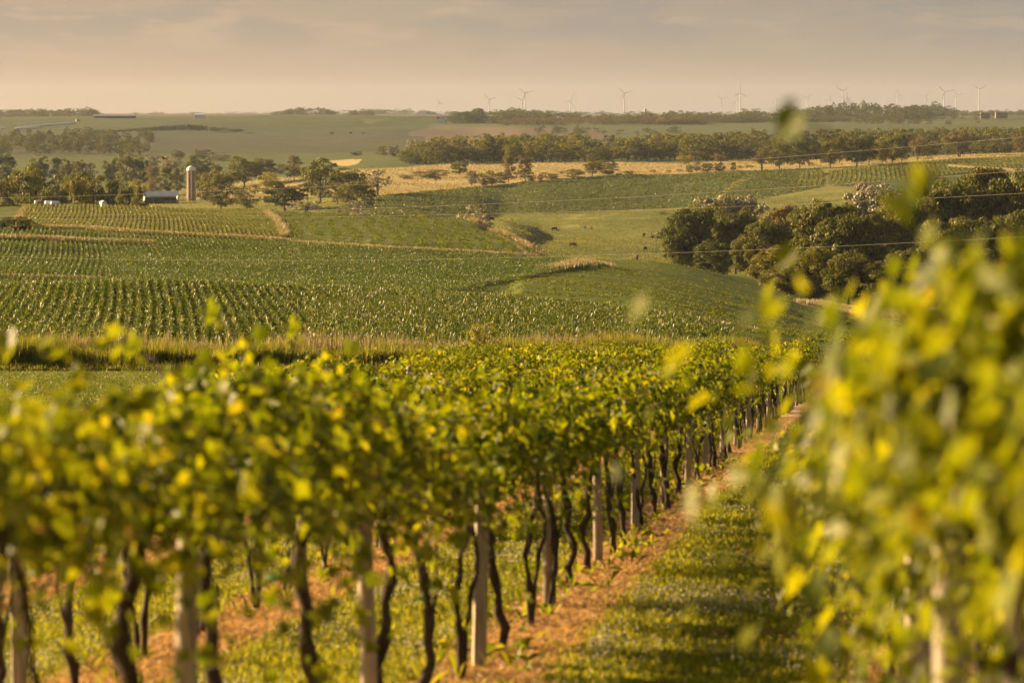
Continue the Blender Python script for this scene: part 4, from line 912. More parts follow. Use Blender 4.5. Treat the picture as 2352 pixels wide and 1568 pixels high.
# ------------------------------------------------------------------ vines, posts and wires
vine_m = leaf_mat('vine_leaf', [(0, (0.042, 0.062, 0.006)), (0.40, (0.095, 0.122, 0.009)), (0.88, (0.165, 0.188, 0.012)), (0.985, (0.24, 0.235, 0.020)), (1.0, (0.26, 0.19, 0.05))],
                  0.45, (2.15, 1.92, 0.25), rough=0.45, spec=0.16, obj_var=0.22)
vbark_m = flat_mat('vine_bark', (0.060, 0.042, 0.028), 0.95, var=0.3, scale=14)
post_m = None
def make_post_mat():
    m, t, b = new_mat('weathered_post')
    n1 = nnoise(t, 5.0, 5, 0.7, sc3=(6, 6, 0.6)); n2 = nnoise(t, 1.2, 3, 0.5)
    c = nmix(t, nramp(t, n1, 0.3, 0.7), (0.40, 0.345, 0.26), (0.23, 0.19, 0.14))
    c = nmix(t, nramp(t, n2, 0.5, 0.75), c, (0.11, 0.085, 0.06))
    t.links.new(c, b.inputs['Base Color']); b.inputs['Roughness'].default_value = 0.85
    bump(t, b, n1, 0.5, 0.01)
    return m
post_m = make_post_mat()
LEAF = np.array([(0, -0.10, 0), (0.30, -0.42, 0.05), (0.56, -0.12, 0.10), (0.46, 0.12, 0.06), (0.62, 0.46, 0.10), (0.26, 0.48, 0.02), (0, 0.98, -0.10), (-0.26, 0.48, 0.02), (-0.62, 0.46, 0.10), (-0.46, 0.12, 0.06), (-0.56, -0.12, 0.10), (-0.30, -0.42, 0.05), (0, 0.22, -0.03)])
LEAF_T = np.array([(i, (i + 1) % 12, 12) for i in range(12)])
LEAF_S = np.array([(0, -0.35, 0), (0.52, 0.15, 0.08), (0, 0.85, -0.08), (-0.52, 0.15, 0.08)]); LEAF_ST = np.array([(0, 1, 2), (0, 2, 3)])
def canopy_points(g, n_sh, per_sh, n_fill, length=2.2, up=0.0, wide=1.0, zlow=1.55):
    """shoots arching out of the cordon plus leaves between them: returns leaf places and facing"""
    P = []; D = []; shoots = []; phs = g.uniform(0, 6)
    for _ in range(n_sh):
        x0 = float(np.clip(g.normal(0, length * 0.30), -length * .55, length * .55)); p = np.array([x0, g.normal(0, 0.06), 1.84 + g.normal(0, 0.05)])
        side = 1 if g.random() < 0.5 else -1
        d = np.array([g.normal(0, 0.45), side * abs(g.normal(0.55, 0.4)), g.uniform(-0.35, 0.75) + up]); d /= np.linalg.norm(d)
        Ls = g.uniform(0.55, 1.15) if g.random() < .85 else g.uniform(1.1, 1.6); k = 9; pts = [p.copy()]
        for s in range(k):
            d = d + np.array([0, 0, -0.15]) + g.normal(0, 0.10, 3); d /= np.linalg.norm(d); p = p + d * Ls / k * np.array([1, wide, 1]); pts.append(p.copy())
        pts = np.array(pts); shoots.append(pts)
        tt = np.linspace(0.08, 1, per_sh) * k
        for q in tt:
            i = min(int(q), k - 1); b_ = pts[i] + (pts[i + 1] - pts[i]) * (q - i)
            P.append(b_ + g.normal(0, 0.055, 3)); D.append((0, side * 0.6, 0.6))
    for _ in range(n_fill):
        a = g.uniform(-0.35, 3.5); x0 = g.uniform(-length / 2, length / 2)
        lum = 1 + 0.30 * math.sin(x0 * 3.9 + phs + g.uniform(-.3, .3)) - 0.12 * abs(x0); r = (1 - 0.5 * g.random() ** 2) * lum
        P.append((x0, math.cos(a) * 0.52 * r * wide, 1.84 + math.sin(a) * 0.36 * r)); D.append((0, math.cos(a), math.sin(a) + 0.3))
    P = np.array(P); D = np.array(D, float); k = (P[:, 2] > zlow) | (g.random(len(P)) < 0.28)
    k &= P[:, 2] < 2.32 + 0.26 * g.random(len(P))
    for q in range(len(shoots)): shoots[q] = np.minimum(shoots[q], [9, 9, 2.52])
    return P[k], D[k], shoots
def leaves_mesh(name, g, P, D, size, full):
    n = len(P); tmpl, tri = (LEAF, LEAF_T) if full else (LEAF_S, LEAF_ST)
    Nn = D / (np.linalg.norm(D, axis=1)[:, None] + 1e-6) + g.normal(0, 0.55, (n, 3)); Nn /= np.linalg.norm(Nn, axis=1)[:, None]
    dwn = np.array([0, 0, -1.0]) + g.normal(0, 0.6, (n, 3)) + Nn * 0.3
    Yv = dwn - (dwn * Nn).sum(1)[:, None] * Nn; Yv /= np.linalg.norm(Yv, axis=1)[:, None] + 1e-6
    Xv = np.cross(Yv, Nn); s = size * g.uniform(0.55, 1.2, n)
    V = P[:, None, :] + s[:, None, None] * (tmpl[None, :, 0:1] * Xv[:, None, :] + tmpl[None, :, 1:2] * Yv[:, None, :] + tmpl[None, :, 2:3] * Nn[:, None, :] * 1.6)
    k = len(tmpl); Fc = (np.arange(n)[:, None, None] * k + tri[None]).reshape(-1, 3)
    return mesh_np(name, V.reshape(-1, 3), [Fc], [vine_m])
def vine_trunk(name, g, shoots, stems=1):
    b = MB()
    for s in range(stems):
        bx = g.uniform(-0.12, 0.12) if stems == 1 else (-0.10, 0.12)[s] + g.uniform(-.04, .04); tx = g.uniform(-0.28, 0.28) + (0 if stems == 1 else (-0.35, 0.3)[s])
        P = []; m_ = 13; ph = g.uniform(0, 6)
        for i in range(m_):
            q = i / (m_ - 1); P.append((bx * (1 - q) + tx * q + 0.085 * math.sin(q * 6 + ph) * (0.3 + q * .7) + g.normal(0, .018) * (i > 0), 0.06 * math.sin(q * 5 + ph * 2) + g.normal(0, .015) * (i > 0), -0.05 + 1.85 * q))
        r0 = g.uniform(0.038, 0.055) if stems == 1 else g.uniform(0.020, 0.034)
        b.tube(P, [r0 * (1.35 if i == 0 else 1.0 + 0.24 * math.sin(i * 2.3 + ph) - 0.022 * i) for i in range(m_)], 7)
        if g.random() < 0.6:
            i = 4; p = np.array(P[i]); q = p + [g.choice([-1, 1]) * g.uniform(.25, .4), .03, g.uniform(.3, .5)]
            b.tube([p, (p + q) / 2 + [0, 0, -.04], q, q + [0.05, 0, .5]], [r0 * .45, r0 * .4, r0 * .3, r0 * .2], 5)
        for sg in (-1, 1):       # cordon arms
            p = np.array(P[-1]); b.tube([p - [0, 0, .10], p + [sg * .22, 0, .02], p + [sg * .6, .01, .04], p + [sg * 1.05, 0, .02]], [r0 * .8, r0 * .7, r0 * .5, r0 * .25], 6)
    for pts in shoots[:26]: b.tube(pts[::3], [.006, .005, .004, .003][:len(pts[::3])], 4, cap=False)
    return b.mesh(name, [vbark_m], smooth=True)
VN = {}
for kk, (full, n_sh, per, fill, size) in {'edge': (True, 48, 16, 400, 0.082), 'near': (True, 50, 16, 480, 0.080), 'mid': (True, 44, 14, 420, 0.084), 'far': (False, 40, 12, 400, 0.094)}.items():
    VN[kk] = []
    for vv in range(4):
        g = np.random.default_rng(100 + vv + len(kk) * 10)
        P, D, sh = canopy_points(g, n_sh, per, fill, zlow=1.15 if kk == 'edge' else 1.55)
        if kk == 'edge': P[:, 2] = np.where(P[:, 2] < 1.85, 1.85 - (1.85 - P[:, 2]) * 1.5, P[:, 2])
        cm = leaves_mesh('vine_canopy', g, P, D, size, full)
        VN[kk].append((cm, vine_trunk('vine_trunk', g, sh, 2 if vv % 2 else 1)))
ORD = ['first', 'second', 'third', 'fourth', 'fifth', 'sixth', 'seventh', 'eighth', 'ninth', 'tenth', '11th', '12th', '13th', '14th', '15th', '16th', '17th', '18th', '19th', '20th', '21st', '22nd', '23rd'] + [f'{i}th' if i % 10 not in (1, 2, 3) else f"{i}{ {1: 'st', 2: 'nd', 3: 'rd'}[i % 10] }" for i in range(24, 90)]
ROWN = {0: 'the blurred row at the right edge', 1: 'the front row left of the clover lane', 2: 'the row just behind the front row', 3: 'the third row left of the clover lane', 4: 'the farthest left row'}
ROWS = {0: (7.9, 118), 1: (10.2, 122), 2: (14.3, 122), 3: (47, 124), 4: (89, 124)}
POST0 = {0: 10.9, 1: 9.8, 2: 12.4, 3: 47.4, 4: 90.4}
vr = np.random.default_rng(3)
SP = 2.44
for k, (y0, y1) in ROWS.items():
    i = 0; y = y0
    while y < y1:
        x = rowx(k, y); dx = (rowx(k, y + 1) - rowx(k, y - 1)) / 2; rz = math.pi / 2 - math.atan(dx)
        lod = 'near' if y < 34 else ('mid' if y < 62 else 'far')
        if k == 0 and y < 30: lod = 'edge'
        cm, tm = VN[lod][int(vr.integers(0, 4))]
        off = 0.32 * max(0, 1 - (y - 5) / 18) if k == 0 else 0.0
        e = empty('grapevine', (x + off + vr.normal(0, .05), y, float(zplane(y))), rz + (math.pi if vr.random() < .5 else 0))
        sz = vr.uniform(0.90, 1.06) * (1.06 if k in (1, 2) and y < 24 else 1.02 if y < 50 else 1) * (1.07 if k == 0 and y < 14 else 1); e.scale = (1.0, vr.uniform(0.9, 1.15) * (1 if k else 0.9), sz)
        link('canopy', cm, e); link('trunk', tm, e)
        tag(e, f'{ORD[i]} leafy grapevine from the near end of {ROWN[k]}', 'grapevine', 'grapevines on the trellis rows')
        i += 1; y += SP * vr.uniform(0.93, 1.07)
# long shoots that stick up above the near rows
def post_mesh(square):
    b = MB(); g = np.random.default_rng(2 + square)
    if square:
        w_ = 0.055
        P = [(-w_, -w_), (w_, -w_), (w_, w_), (-w_, w_)]
        V = [(px * (1 - .04 * (z > 1)), py, z) for z in (-0.1, 1.0, 2.07) for px, py in P]
        b.add(V, [[i + 4 * j, (i + 1) % 4 + 4 * j, (i + 1) % 4 + 4 * (j + 1), i + 4 * (j + 1)] for j in range(2) for i in range(4)] + [[8, 9, 10, 11]])
    else:
        b.tube([(0, 0, -0.1), (0.004, 0, 0.7), (-0.004, 0.004, 1.5), (0, 0, 2.07)], [0.062, 0.058, 0.055, 0.053], 12)
    return b.mesh('post', [post_m], smooth=not square)
steel_m = flat_mat('galvanised_wire', (0.35, 0.33, 0.30), 0.4, 0.8, 0.1)
clip_m = flat_mat('green_tie', (0.01, 0.25, 0.07), 0.5)
pm = [post_mesh(False), post_mesh(True), post_mesh(False)]
cap = MB()
cap.tube([(0.062, -0.05, 1.83), (0.068, 0.0, 1.86), (0.062, 0.05, 1.83)], 0.006, 5)
staple_me = cap.mesh('staple', [steel_m])
for k, (y0, y1) in ROWS.items():
    y = POST0[k]; i = 0
    while y < y1 + 2:
        x = rowx(k, y)
        sq = (i + k) % 3 == 1
        e = empty('trellis_post', (x, y, float(zplane(y))), vr.uniform(-.2, .2) if sq else vr.uniform(0, 6))
        e.rotation_euler[0] = vr.normal(0, .012); e.rotation_euler[1] = vr.normal(0, .018); e.scale = (1, 1, vr.uniform(.97, 1.05))
        link('post_shaft', pm[(i + k) % 3], e); link('staple', staple_me, e)
        tag(e, f'{ORD[i]} wooden post from the near end of {ROWN[k]}', 'post', 'wooden posts of the trellis rows')
        y += 6.1; i += 1
    for hgt, nm in ((1.83, 'upper'), (0.95, 'lower')):
        b = MB(); ys = np.arange(POST0[k], y - 6.1 + .01, 6.1)
        P = []
        for j, yy in enumerate(ys):
            P.append((rowx(k, yy), yy, float(zplane(yy)) + hgt))
            if j < len(ys) - 1: P.append((rowx(k, yy + 3.05), yy + 3.05, float(zplane(yy + 3.05)) + hgt - .03))
        b.tube(P, 0.0035, 4)
        o = b.obj('trellis_wire', steel_m); tag(o, f'{nm} steel wire strung along {ROWN[k]}', 'wire')
# green ties on a few stems of the front row
for j, (yy, hh) in enumerate([(21.0, 1.62), (24.6, .9), (30.4, 1.3), (36.0, 1.1), (18.4, 1.35)]):
    b = MB(); b.tube([(math.cos(a_) * .034, math.sin(a_) * .034, 0) for a_ in np.linspace(0, 2 * math.pi * .95, 9)], .010, 5)
    b.bar((.03, 0, 0), (.07, 0, -.05), .008)
    o = b.obj('vine_tie', clip_m, loc=(rowx(1, yy), yy, float(zplane(yy)) + hh)); tag(o, f'green plastic tie round the {["fifth", "sixth", "ninth", "12th", "fourth"][j]} vine stem region of the front row', 'plant tie')
# grass, clover and dead grass on the vineyard floor
def floor_pts(n, y0, y1, wide=(-0.165, 0.165), pw=1.0):
    t_ = rng.random(n) ** pw; Yv = y0 + (y1 - y0) * t_; X = rng.uniform(wide[0], wide[1], n) * Yv
    return X, Yv
def lat_of(X, Yv): return X - 0.1059 * Yv - 1.2 * (Yv / 120) ** 2
def strip_d(X, Yv):
    la = lat_of(X, Yv); return np.min([np.abs(la - (v + .14)) for v in ROWLAT.values()], axis=0)
def onrow(X, Yv):
    la = lat_of(X, Yv); return np.min([np.where((Yv > ROWS[k][0] - 3) & (Yv < ROWS[k][1] + 3), np.abs(la - (v + .05)), 9) for k, v in ROWLAT.items()], axis=0)
X, Yv = floor_pts(125000, 26, 102, pw=1.5); d = strip_d(X, Yv); k = (d > 0.52 + rng.normal(0, .05, len(X)))
P = np.stack([X[k], Yv[k], zplane(Yv[k])], 1)
blades('grass', 'short green grass of the mown lanes between the vine rows', P, 0.10, 0.016, grass_m, 4, (0.6, 1.5), (0, 0.1), 0.3, jitter=0.05, cat='grass')
k2 = d < 0.54; P = np.stack([X[k2], Yv[k2], zplane(Yv[k2])], 1)
straw_m = leaf_mat('dead_grass', [(0, (0.34, 0.22, 0.14)), (0.6, (0.58, 0.40, 0.27)), (1.0, (0.70, 0.53, 0.39))], 0.2, rough=0.7, spec=0.1, obj_var=0)
blades('dead_grass', 'bleached orange dead grass lying in strips under the vine rows', P[:45000], 0.16, 0.014, straw_m, 4, (0.02, 0.6), (0, 0.2), 0.1, jitter=0.06, cat='grass')
# clover heads: small faceted balls in patches
n = 60000; X, Yv = floor_pts(n, 26, 66, pw=1.2); d = strip_d(X, Yv)
pt = np.sin(X * 1.7 + 2 * np.sin(Yv * .5)) + np.sin(Yv * 1.1 + X * .6) + rng.normal(0, .8, n)
k = (d > .66) & (pt > 0.7); X, Yv = X[k][:11000], Yv[k][:11000]; m_ = len(X)
r = rng.uniform(.008, .014, m_); z = zplane(Yv) + rng.uniform(.07, .13, m_)
O = np.array([(1, 0, 0), (-1, 0, 0), (0, 1, 0), (0, -1, 0), (0, 0, 1), (0, 0, -1)], float)
OT = np.array([(0, 2, 4), (2, 1, 4), (1, 3, 4), (3, 0, 4), (2, 0, 5), (1, 2, 5), (3, 1, 5), (0, 3, 5)])
V = np.stack([X, Yv, z], 1)[:, None, :] + O[None] * r[:, None, None]
Fc = (np.arange(m_)[:, None, None] * 6 + OT[None]).reshape(-1, 3)
clo_m = flat_mat('clover_flower', (0.50, 0.46, 0.34), 0.8, var=0.12, scale=8)
tag(link('clover_flowers', mesh_np('clover_flowers', V.reshape(-1, 3), [Fc], [clo_m], smooth=True)), 'white clover heads dotted over the grass lanes', 'flowers', None, 'stuff')
# weeds at the foot of posts
X, Yv = floor_pts(1300, 26, 70); d = onrow(X, Yv); k = d < .35
P = np.stack([X[k], Yv[k], zplane(Yv[k])], 1)
blades('weeds', 'small green weeds and suckers in the dead grass at the vine feet', P, 0.26, 0.05, grass_m, 5, (0.3, 1.3), (0, .4), 0.4, jitter=0.08, cat='weeds')
# brown dead leaf scraps on the lane
leaf_dead = flat_mat('dead_leaves', (0.22, 0.07, 0.03), 0.8)
for lb, (u, v), nn in (('small heap of red brown dead leaves in the middle of the clover lane', (1738, 1287), 22), ('thin line of red brown dead leaves right of the heap on the lane', (1885, 1288), 26), ('red brown dead leaves low on the lane near the bottom of the photo', (1735, 1484), 26)):
    Y = 22875.0 / (v - 737.0); x = (u - CX) / F * Y; g = np.random.default_rng(int(u + v)); b = MB()
    for q in range(nn):
        px, py = x + g.normal(0, .10 if nn < 24 else .22), Y + g.normal(0, .12); pz = float(zplane(py)) + .07 + g.uniform(0, .04); a_ = g.uniform(0, 6.28)
        V = np.array([(-.05, 0, 0), (0, -.03, .012), (.06, 0, .02), (0, .03, -.004)]); cr, sr = math.cos(a_), math.sin(a_)
        V = np.stack([V[:, 0] * cr - V[:, 1] * sr + px, V[:, 0] * sr + V[:, 1] * cr + py, V[:, 2] + pz], 1); b.add(V, [[0, 1, 2, 3]])
    tag(b.obj('dead_leaves', leaf_dead), lb, 'dead leaves', None, 'stuff')
# wild bush and weeds at the far end of the vine rows
T('shrub', 'leafy wild bush at the end of the tall grass bank behind the vines', 1112, 738, 196, 84, 'open', 'lime', 'mid')
T('shrub', 'lower wild bush beside the leafy one at the end of the bank', 1150, 790, 194, 60, 'bush', 'gold', 'mid')
for uu, vt, ww in ((1400, 762, 110), (1640, 758, 120), (1850, 756, 150), (2035, 768, 100), (1270, 780, 100)):
    pass

# ------------------------------------------------------------------ far and small things
white_m = flat_mat('white_paint', (0.72, 0.70, 0.66), 0.5, var=0.06, scale=1)
turb_m = flat_mat('turbine_white', (0.50, 0.50, 0.50), 0.4, var=0.02, scale=.1)
wrap_m = flat_mat('white_wrap', (0.80, 0.79, 0.78), 0.35, var=0.05, scale=3)
tin_m = flat_mat('tin_roof', (0.58, 0.62, 0.68), 0.45, 0.1, 0.10, 0.8)
tin2_m = flat_mat('grey_roof', (0.20, 0.215, 0.235), 0.6, 0.0, 0.1, 0.8)
brown_roof = flat_mat('brown_roof', (0.17, 0.125, 0.10), 0.8, var=.15, scale=.5)
dark_m = flat_mat('dark_wood', (0.05, 0.042, 0.035), 0.9, scale=2)
wood_m = flat_mat('old_wood', (0.22, 0.17, 0.12), 0.9, var=0.2, scale=3)
red_m = flat_mat('faded_red', (0.36, 0.05, 0.035), 0.6, var=0.2, scale=4)
tire_m = flat_mat('tyre', (0.03, 0.028, 0.027), 0.9)
brick_m = flat_mat('silo_stave', (0.27, 0.18, 0.125), 0.85, var=0.12, scale=0.8)
hoop_m = flat_mat('silo_hoop', (0.20, 0.14, 0.10), 0.7)
conc_m = flat_mat('concrete', (0.50, 0.46, 0.40), 0.9)
rust_m = flat_mat('rusty_iron', (0.26, 0.12, 0.07), 0.8, scale=5)
def gY(u, v, y0, y1, h=0.0): return yline([(u, v)], y0, y1, h)[0]
def place(u, v, y0, y1):
    Y = gY(u, v, y0, y1); x = (u - CX) / F * Y; return x, Y, Hs(x, Y)
def root(name, label, cat, loc, rz=0, group=None):
    e = empty(name, loc, rz); tag(e, label, cat, group); return e
# silo
Ysil = 1880; xs = (440 - CX) / F * Ysil; zs = at(440, 459, Ysil)[2]; zg = Hs(xs, Ysil)
e = root('silo', 'tall brown stave silo with a white dome beside the barn', 'silo', (xs, Ysil, zg - 0.1))
hs = zs - zg + 17.2; r = 2.55
b = MB(); prof = [(r, 0)]
b.lathe([(r, 0), (r, hs)], seg=28); b.obj('shaft', brick_m, e, smooth=True)
b = MB()
for i in range(22):
    z = 0.5 + i * (hs - 0.8) / 21; b.lathe([(r + .0, z - .06), (r + .05, z - .06), (r + .05, z + .06), (r, z + .06)], seg=28)
b.obj('hoops', hoop_m, e)
b = MB(); b.lathe([(r + .10, hs - .25), (r + .10, hs)] + [((r + .10) * math.cos(a_), hs + 2.45 * math.sin(a_)) for a_ in np.linspace(0, math.pi / 2, 9)], seg=28); dm = b.obj('dome', white_m, e, smooth=True)
b = MB(); b.tube([(0, 0, hs + 2.4), (0, 0, hs + 2.75)], [.28, .2], 8); b.obj('vent', white_m, dm)
b = MB(); b.tube([(0.35, -r - .22, 1.2), (0.35, -r - .22, hs + .3)], .28, 8); b.obj('chute', conc_m, e)
# barn
def gable(b, x0, x1, y0, y1, z0, ze, zr, t=.15, m_w=0, m_r=1, ridge='x', over=.3, walls=True):
    ym = (y0 + y1) / 2; xm = (x0 + x1) / 2
    if walls:
        if ridge == 'x': b.add([(x0, y0, z0), (x1, y0, z0), (x1, y1, z0), (x0, y1, z0), (x0, y0, ze), (x1, y0, ze), (x1, y1, ze), (x0, y1, ze), (x0, ym, zr - .05), (x1, ym, zr - .05)],
                               [[0, 1, 5, 4], [2, 3, 7, 6]], [], m_w); b.add([(x0, y0, z0), (x0, y1, z0), (x0, y1, ze), (x0, ym, zr - .05), (x0, y0, ze)], [], [[0, 4, 3], [0, 3, 1], [1, 3, 2]], m_w); b.add([(x1, y0, z0), (x1, y1, z0), (x1, y1, ze), (x1, ym, zr - .05), (x1, y0, ze)], [], [[0, 3, 4], [0, 1, 3], [1, 2, 3]], m_w)
        else: b.add([(x0, y0, z0), (x0, y1, z0), (x0, y1, ze), (x0, y0, ze), (x1, y0, z0), (x1, y1, z0), (x1, y1, ze), (x1, y0, ze)], [[0, 3, 2, 1], [4, 5, 6, 7]], [], m_w); b.add([(x0, y0, z0), (x1, y0, z0), (x1, y0, ze), (xm, y0, zr - .05), (x0, y0, ze)], [], [[0, 1, 3], [0, 3, 4], [1, 2, 3]], m_w); b.add([(x0, y1, z0), (x1, y1, z0), (x1, y1, ze), (xm, y1, zr - .05), (x0, y1, ze)], [], [[0, 3, 1], [0, 4, 3], [1, 3, 2]], m_w)
def roof(b, x0, x1, y0, y1, ze, zr, ridge='x', over=.3, t=.12, m=0):
    if ridge == 'x':
        ym = (y0 + y1) / 2; k = (zr - ze) / (ym - y0); ze2 = ze - over * k; V = [(x0 - over, y0 - over, ze2), (x1 + over, y0 - over, ze2), (x1 + over, ym, zr), (x0 - over, ym, zr), (x0 - over, y1 + over, ze2), (x1 + over, y1 + over, ze2)]
    else:
        xm = (x0 + x1) / 2; k = (zr - ze) / (xm - x0); ze2 = ze - over * k; V = [(x0 - over, y1 + over, ze2), (x0 - over, y0 - over, ze2), (xm, y0 - over, zr), (xm, y1 + over, zr), (x1 + over, y1 + over, ze2), (x1 + over, y0 - over, ze2)]
    V = np.array(V, float); V2 = V + [0, 0, t]; A = np.concatenate([V, V2])
    if ridge == 'x': q = [[0, 3, 2, 1], [3, 4, 5, 2], [6, 7, 8, 9], [9, 8, 11, 10], [0, 1, 7, 6], [4, 10, 11, 5], [0, 6, 9, 3], [3, 9, 10, 4], [1, 2, 8, 7], [2, 5, 11, 8]]
    else: q = [[0, 3, 2, 1], [3, 4, 5, 2], [6, 7, 8, 9], [9, 8, 11, 10], [0, 1, 7, 6], [4, 10, 11, 5], [0, 6, 9, 3], [3, 9, 10, 4], [1, 2, 8, 7], [2, 5, 11, 8]]
    b.add(A, q, m=m)
Yb = 1850; pb = Yb / F; x0 = (334 - CX) * pb; xb, zb = (372 - CX) * pb, at(372, 462, Yb)[2]
zb = Hs(xb, Yb) ; e = root('barn', 'long open fronted barn with a blue grey tin roof and white end wall', 'barn', (xb, Yb, zb), R(13))
up_ = max(0, at(372, 461, Yb)[2] - zb); hB = up_
W_ = 9.6; Dp = 7.0
b = MB(); gable(b, -W_, W_, 0.4, Dp, -.1, 2.5 + hB, 5.0 + hB); 
b = MB()
b.box((0, Dp - .1, (2.6 + hB) / 2), (2 * W_, .15, 2.6 + hB)); b.box((W_ - .08, Dp / 2, (2.6 + hB) / 2), (.15, Dp - .3, 2.6 + hB)); b.obj('wall', dark_m, e)
b = MB(); b.add([(-W_, 0, -.1), (-W_, Dp, -.1), (-W_, Dp, 2.6 + hB), (-W_, Dp * .6, 5.0 + hB), (-W_, 0, 2.6 + hB), (-W_ + .15, 0, -.1), (-W_ + .15, Dp, -.1), (-W_ + .15, Dp, 2.6 + hB), (-W_ + .15, Dp * .6, 5.0 + hB), (-W_ + .15, 0, 2.6 + hB)],
      [[0, 5, 9, 4], [4, 9, 8, 3], [3, 8, 7, 2], [2, 7, 6, 1]], [[0, 4, 3], [0, 3, 1], [1, 3, 2], [5, 8, 9], [5, 6, 8], [6, 7, 8]]); b.obj('end_wall', white_m, e)
b = MB()
A = np.array([(-W_ - .4, -.5, 2.45 + hB), (W_ + .4, -.5, 2.45 + hB), (W_ + .4, Dp * .6, 5.1 + hB), (-W_ - .4, Dp * .6, 5.1 + hB), (W_ + .4, Dp + .4, 2.5 + hB), (-W_ - .4, Dp + .4, 2.5 + hB)]); A2 = A + [0, 0, .15]
b.add(np.concatenate([A, A2]), [[0, 3, 2, 1], [3, 5, 4, 2], [6, 7, 8, 9], [9, 8, 10, 11], [0, 1, 7, 6], [0, 6, 9, 3], [3, 9, 11, 5], [1, 2, 8, 7], [2, 4, 10, 8], [5, 11, 10, 4]]); b.obj('roof', tin_m, e)
for px in (-4.8, 0, 4.8):
    b = MB(); b.box((px, .1, (2.5 + hB) / 2), (.25, .25, 2.5 + hB)); b.obj('post', wood_m, e)
b = MB(); b.box((0, .05, 2.2 + hB), (2 * W_ - .4, .12, .35))
for q in range(12): b.bar((1.2 + q * .62, .0, .2), (1.5 + q * .62, .0, 1.5), .04)
b.bar((.8, 0, 1.55), (W_ - .3, 0, 1.55), .05); b.bar((.8, 0, .2), (W_ - .3, 0, .2), .05); b.obj('feed_rail', conc_m, e)
# feed bin
x, Y, z = (410 - CX) / F * 1840, 1840, 0; z = Hs(x, Y); hb = max(0, at(410, 462, Y)[2] - z)
e = root('feed_bin', 'small white feed bin standing at the right end of the barn', 'feed bin', (x, Y, z))
b = MB(); b.lathe([(.3, .5 + hb), (.95, 1.1 + hb), (.95, 2.7 + hb), (.25, 3.3 + hb), (0, 3.3 + hb)], seg=14); b.obj('hopper', white_m, e, smooth=True)
for a_ in (0.8, 2.3, 3.9, 5.5):
    b = MB(); b.bar((math.cos(a_) * .9, math.sin(a_) * .9, -.1), (math.cos(a_) * .9, math.sin(a_) * .9, 1.2 + hb), .05); b.obj('leg', steel_m, e)
# sheds
def shed(name, label, u, v, y0, y1, wpx, hpx, roofm, wallm, depth, ridge='y', window=True, door=True, Y=None, group=None, rz=0, open_side=False, sink=0.1):
    if Y is None: x, Y, z = place(u, v, y0, y1)
    else: x = (u - CX) / F * Y; z = Hs(x, Y)
    ex = max(0, at(u, v, Y)[2] - z)
    w_ = wpx / F * Y; h_ = hpx / F * Y; e = root(name, label, 'shed' if name != 'farmhouse' else 'house', (x, Y, z - sink), rz, group)
    h0 = ex + sink; we = h0 + h_ * .66; wr_ = h0 + h_
    b = MB()
    if not open_side:
        gable(b, -w_ / 2, w_ / 2, 0, depth, 0, we, wr_, ridge=ridge); b.obj('wall', [wallm], e)
    else:
        b.box((0, depth - .1, we / 2), (w_, .2, we)); b.obj('wall', [wallm], e)
        n_ = max(3, int(w_ / 5))
        for i in range(n_ + 1):
            b = MB(); b.box((-w_ / 2 + i * w_ / n_, .1, we / 2), (.35, .35, we)); b.obj('post', wallm, e)
    b = MB(); roof(b, -w_ / 2, w_ / 2, 0, depth, we + .02, wr_ + .02, ridge=ridge, over=.04 * w_ if w_ < 20 else .6, t=.03 * h_); b.obj('roof', roofm, e)
    if window:
        f = MB(); f.box((w_ * .12, -.03, h0 + h_ * .36), (w_ * .34, .06, h_ * .28)); fo = f.obj('window', white_m, e)
        f = MB(); f.box((w_ * .12, -.065, h0 + h_ * .36), (w_ * .26, .02, h_ * .20)); f.obj('pane', flat_glass, fo)
    if door:
        f = MB(); f.box((-w_ * .27, -.03, h0 + h_ * .28), (w_ * .18, .06, h_ * .5)); f.obj('door', dark_m, e)
    return e
flat_glass = flat_mat('dull_glass', (0.30, 0.30, 0.29), 0.2)
e = shed('shed', 'little tin roofed shed with a white window and a ladder leaning on it', 740, 455, 1300, 1800, 17, 17, tin_m, wood_m, 4.5)
b = MB(); 
for q in (-.25, .25): b.bar((-3.2 + q * .6, -1.2, 0), (-2.2 + q * .6, -.1, 2.9), .05)
for q in range(7): b.bar((-3.35 + q * .15 + .03, -1.2 + q * .16, .1 + q * .4), (-3.05 + q * .15, -1.2 + q * .16, .1 + q * .4), .03)
lad = b.obj('ladder', wood_m, loc=e.location); tag(lad, 'wooden ladder leaning against the little tin roofed shed', 'ladder')
shed('shed', 'narrow white shed in front of the tall full green tree', 706, 437, 1500, 1950, 10, 17, tin_m, white_m, 3.5, window=False)
shed('shed', 'old weathered wooden shed half hidden under the wide dark tree', 622, 465, 1400, 1850, 30, 14, dark_m, wood_m, 4.0, ridge='x')
shed('shed', 'little white hut among the dark trees above the bean rows', 240, 471, 0, 0, 12, 10, white_m, white_m, 1.6, Y=800, window=False, door=False, rz=.5)
shed('open_shed', 'very long open sided shed with a grey roof on the left skyline', 264, 272, 4000, 5100, 95, 8.5, tin2_m, dark_m, 14, ridge='x', window=False, door=False, open_side=True)
shed('shed', 'small pale blue grey shed on the skyline left of the centre', 460, 267, 0, 0, 22, 5.5, tin_m, tin_m, 9, ridge='x', window=False, door=False, Y=5150)
shed('farmhouse', 'low white farmhouse with a reddish roof left of the dark horizon clump', 1014, 273, 0, 0, 25, 7, brown_roof, white_m, 9, ridge='x', Y=4500)
shed('shed', 'left one of the two tan farm buildings on the far right horizon', 2261, 264, 0, 0, 22, 7, brown_roof, wood_m, 9, ridge='x', Y=5150, window=False)
shed('shed', 'right one of the two tan farm buildings on the far right horizon', 2298, 263, 0, 0, 27, 7, brown_roof, wood_m, 10, ridge='x', Y=5250, window=False)
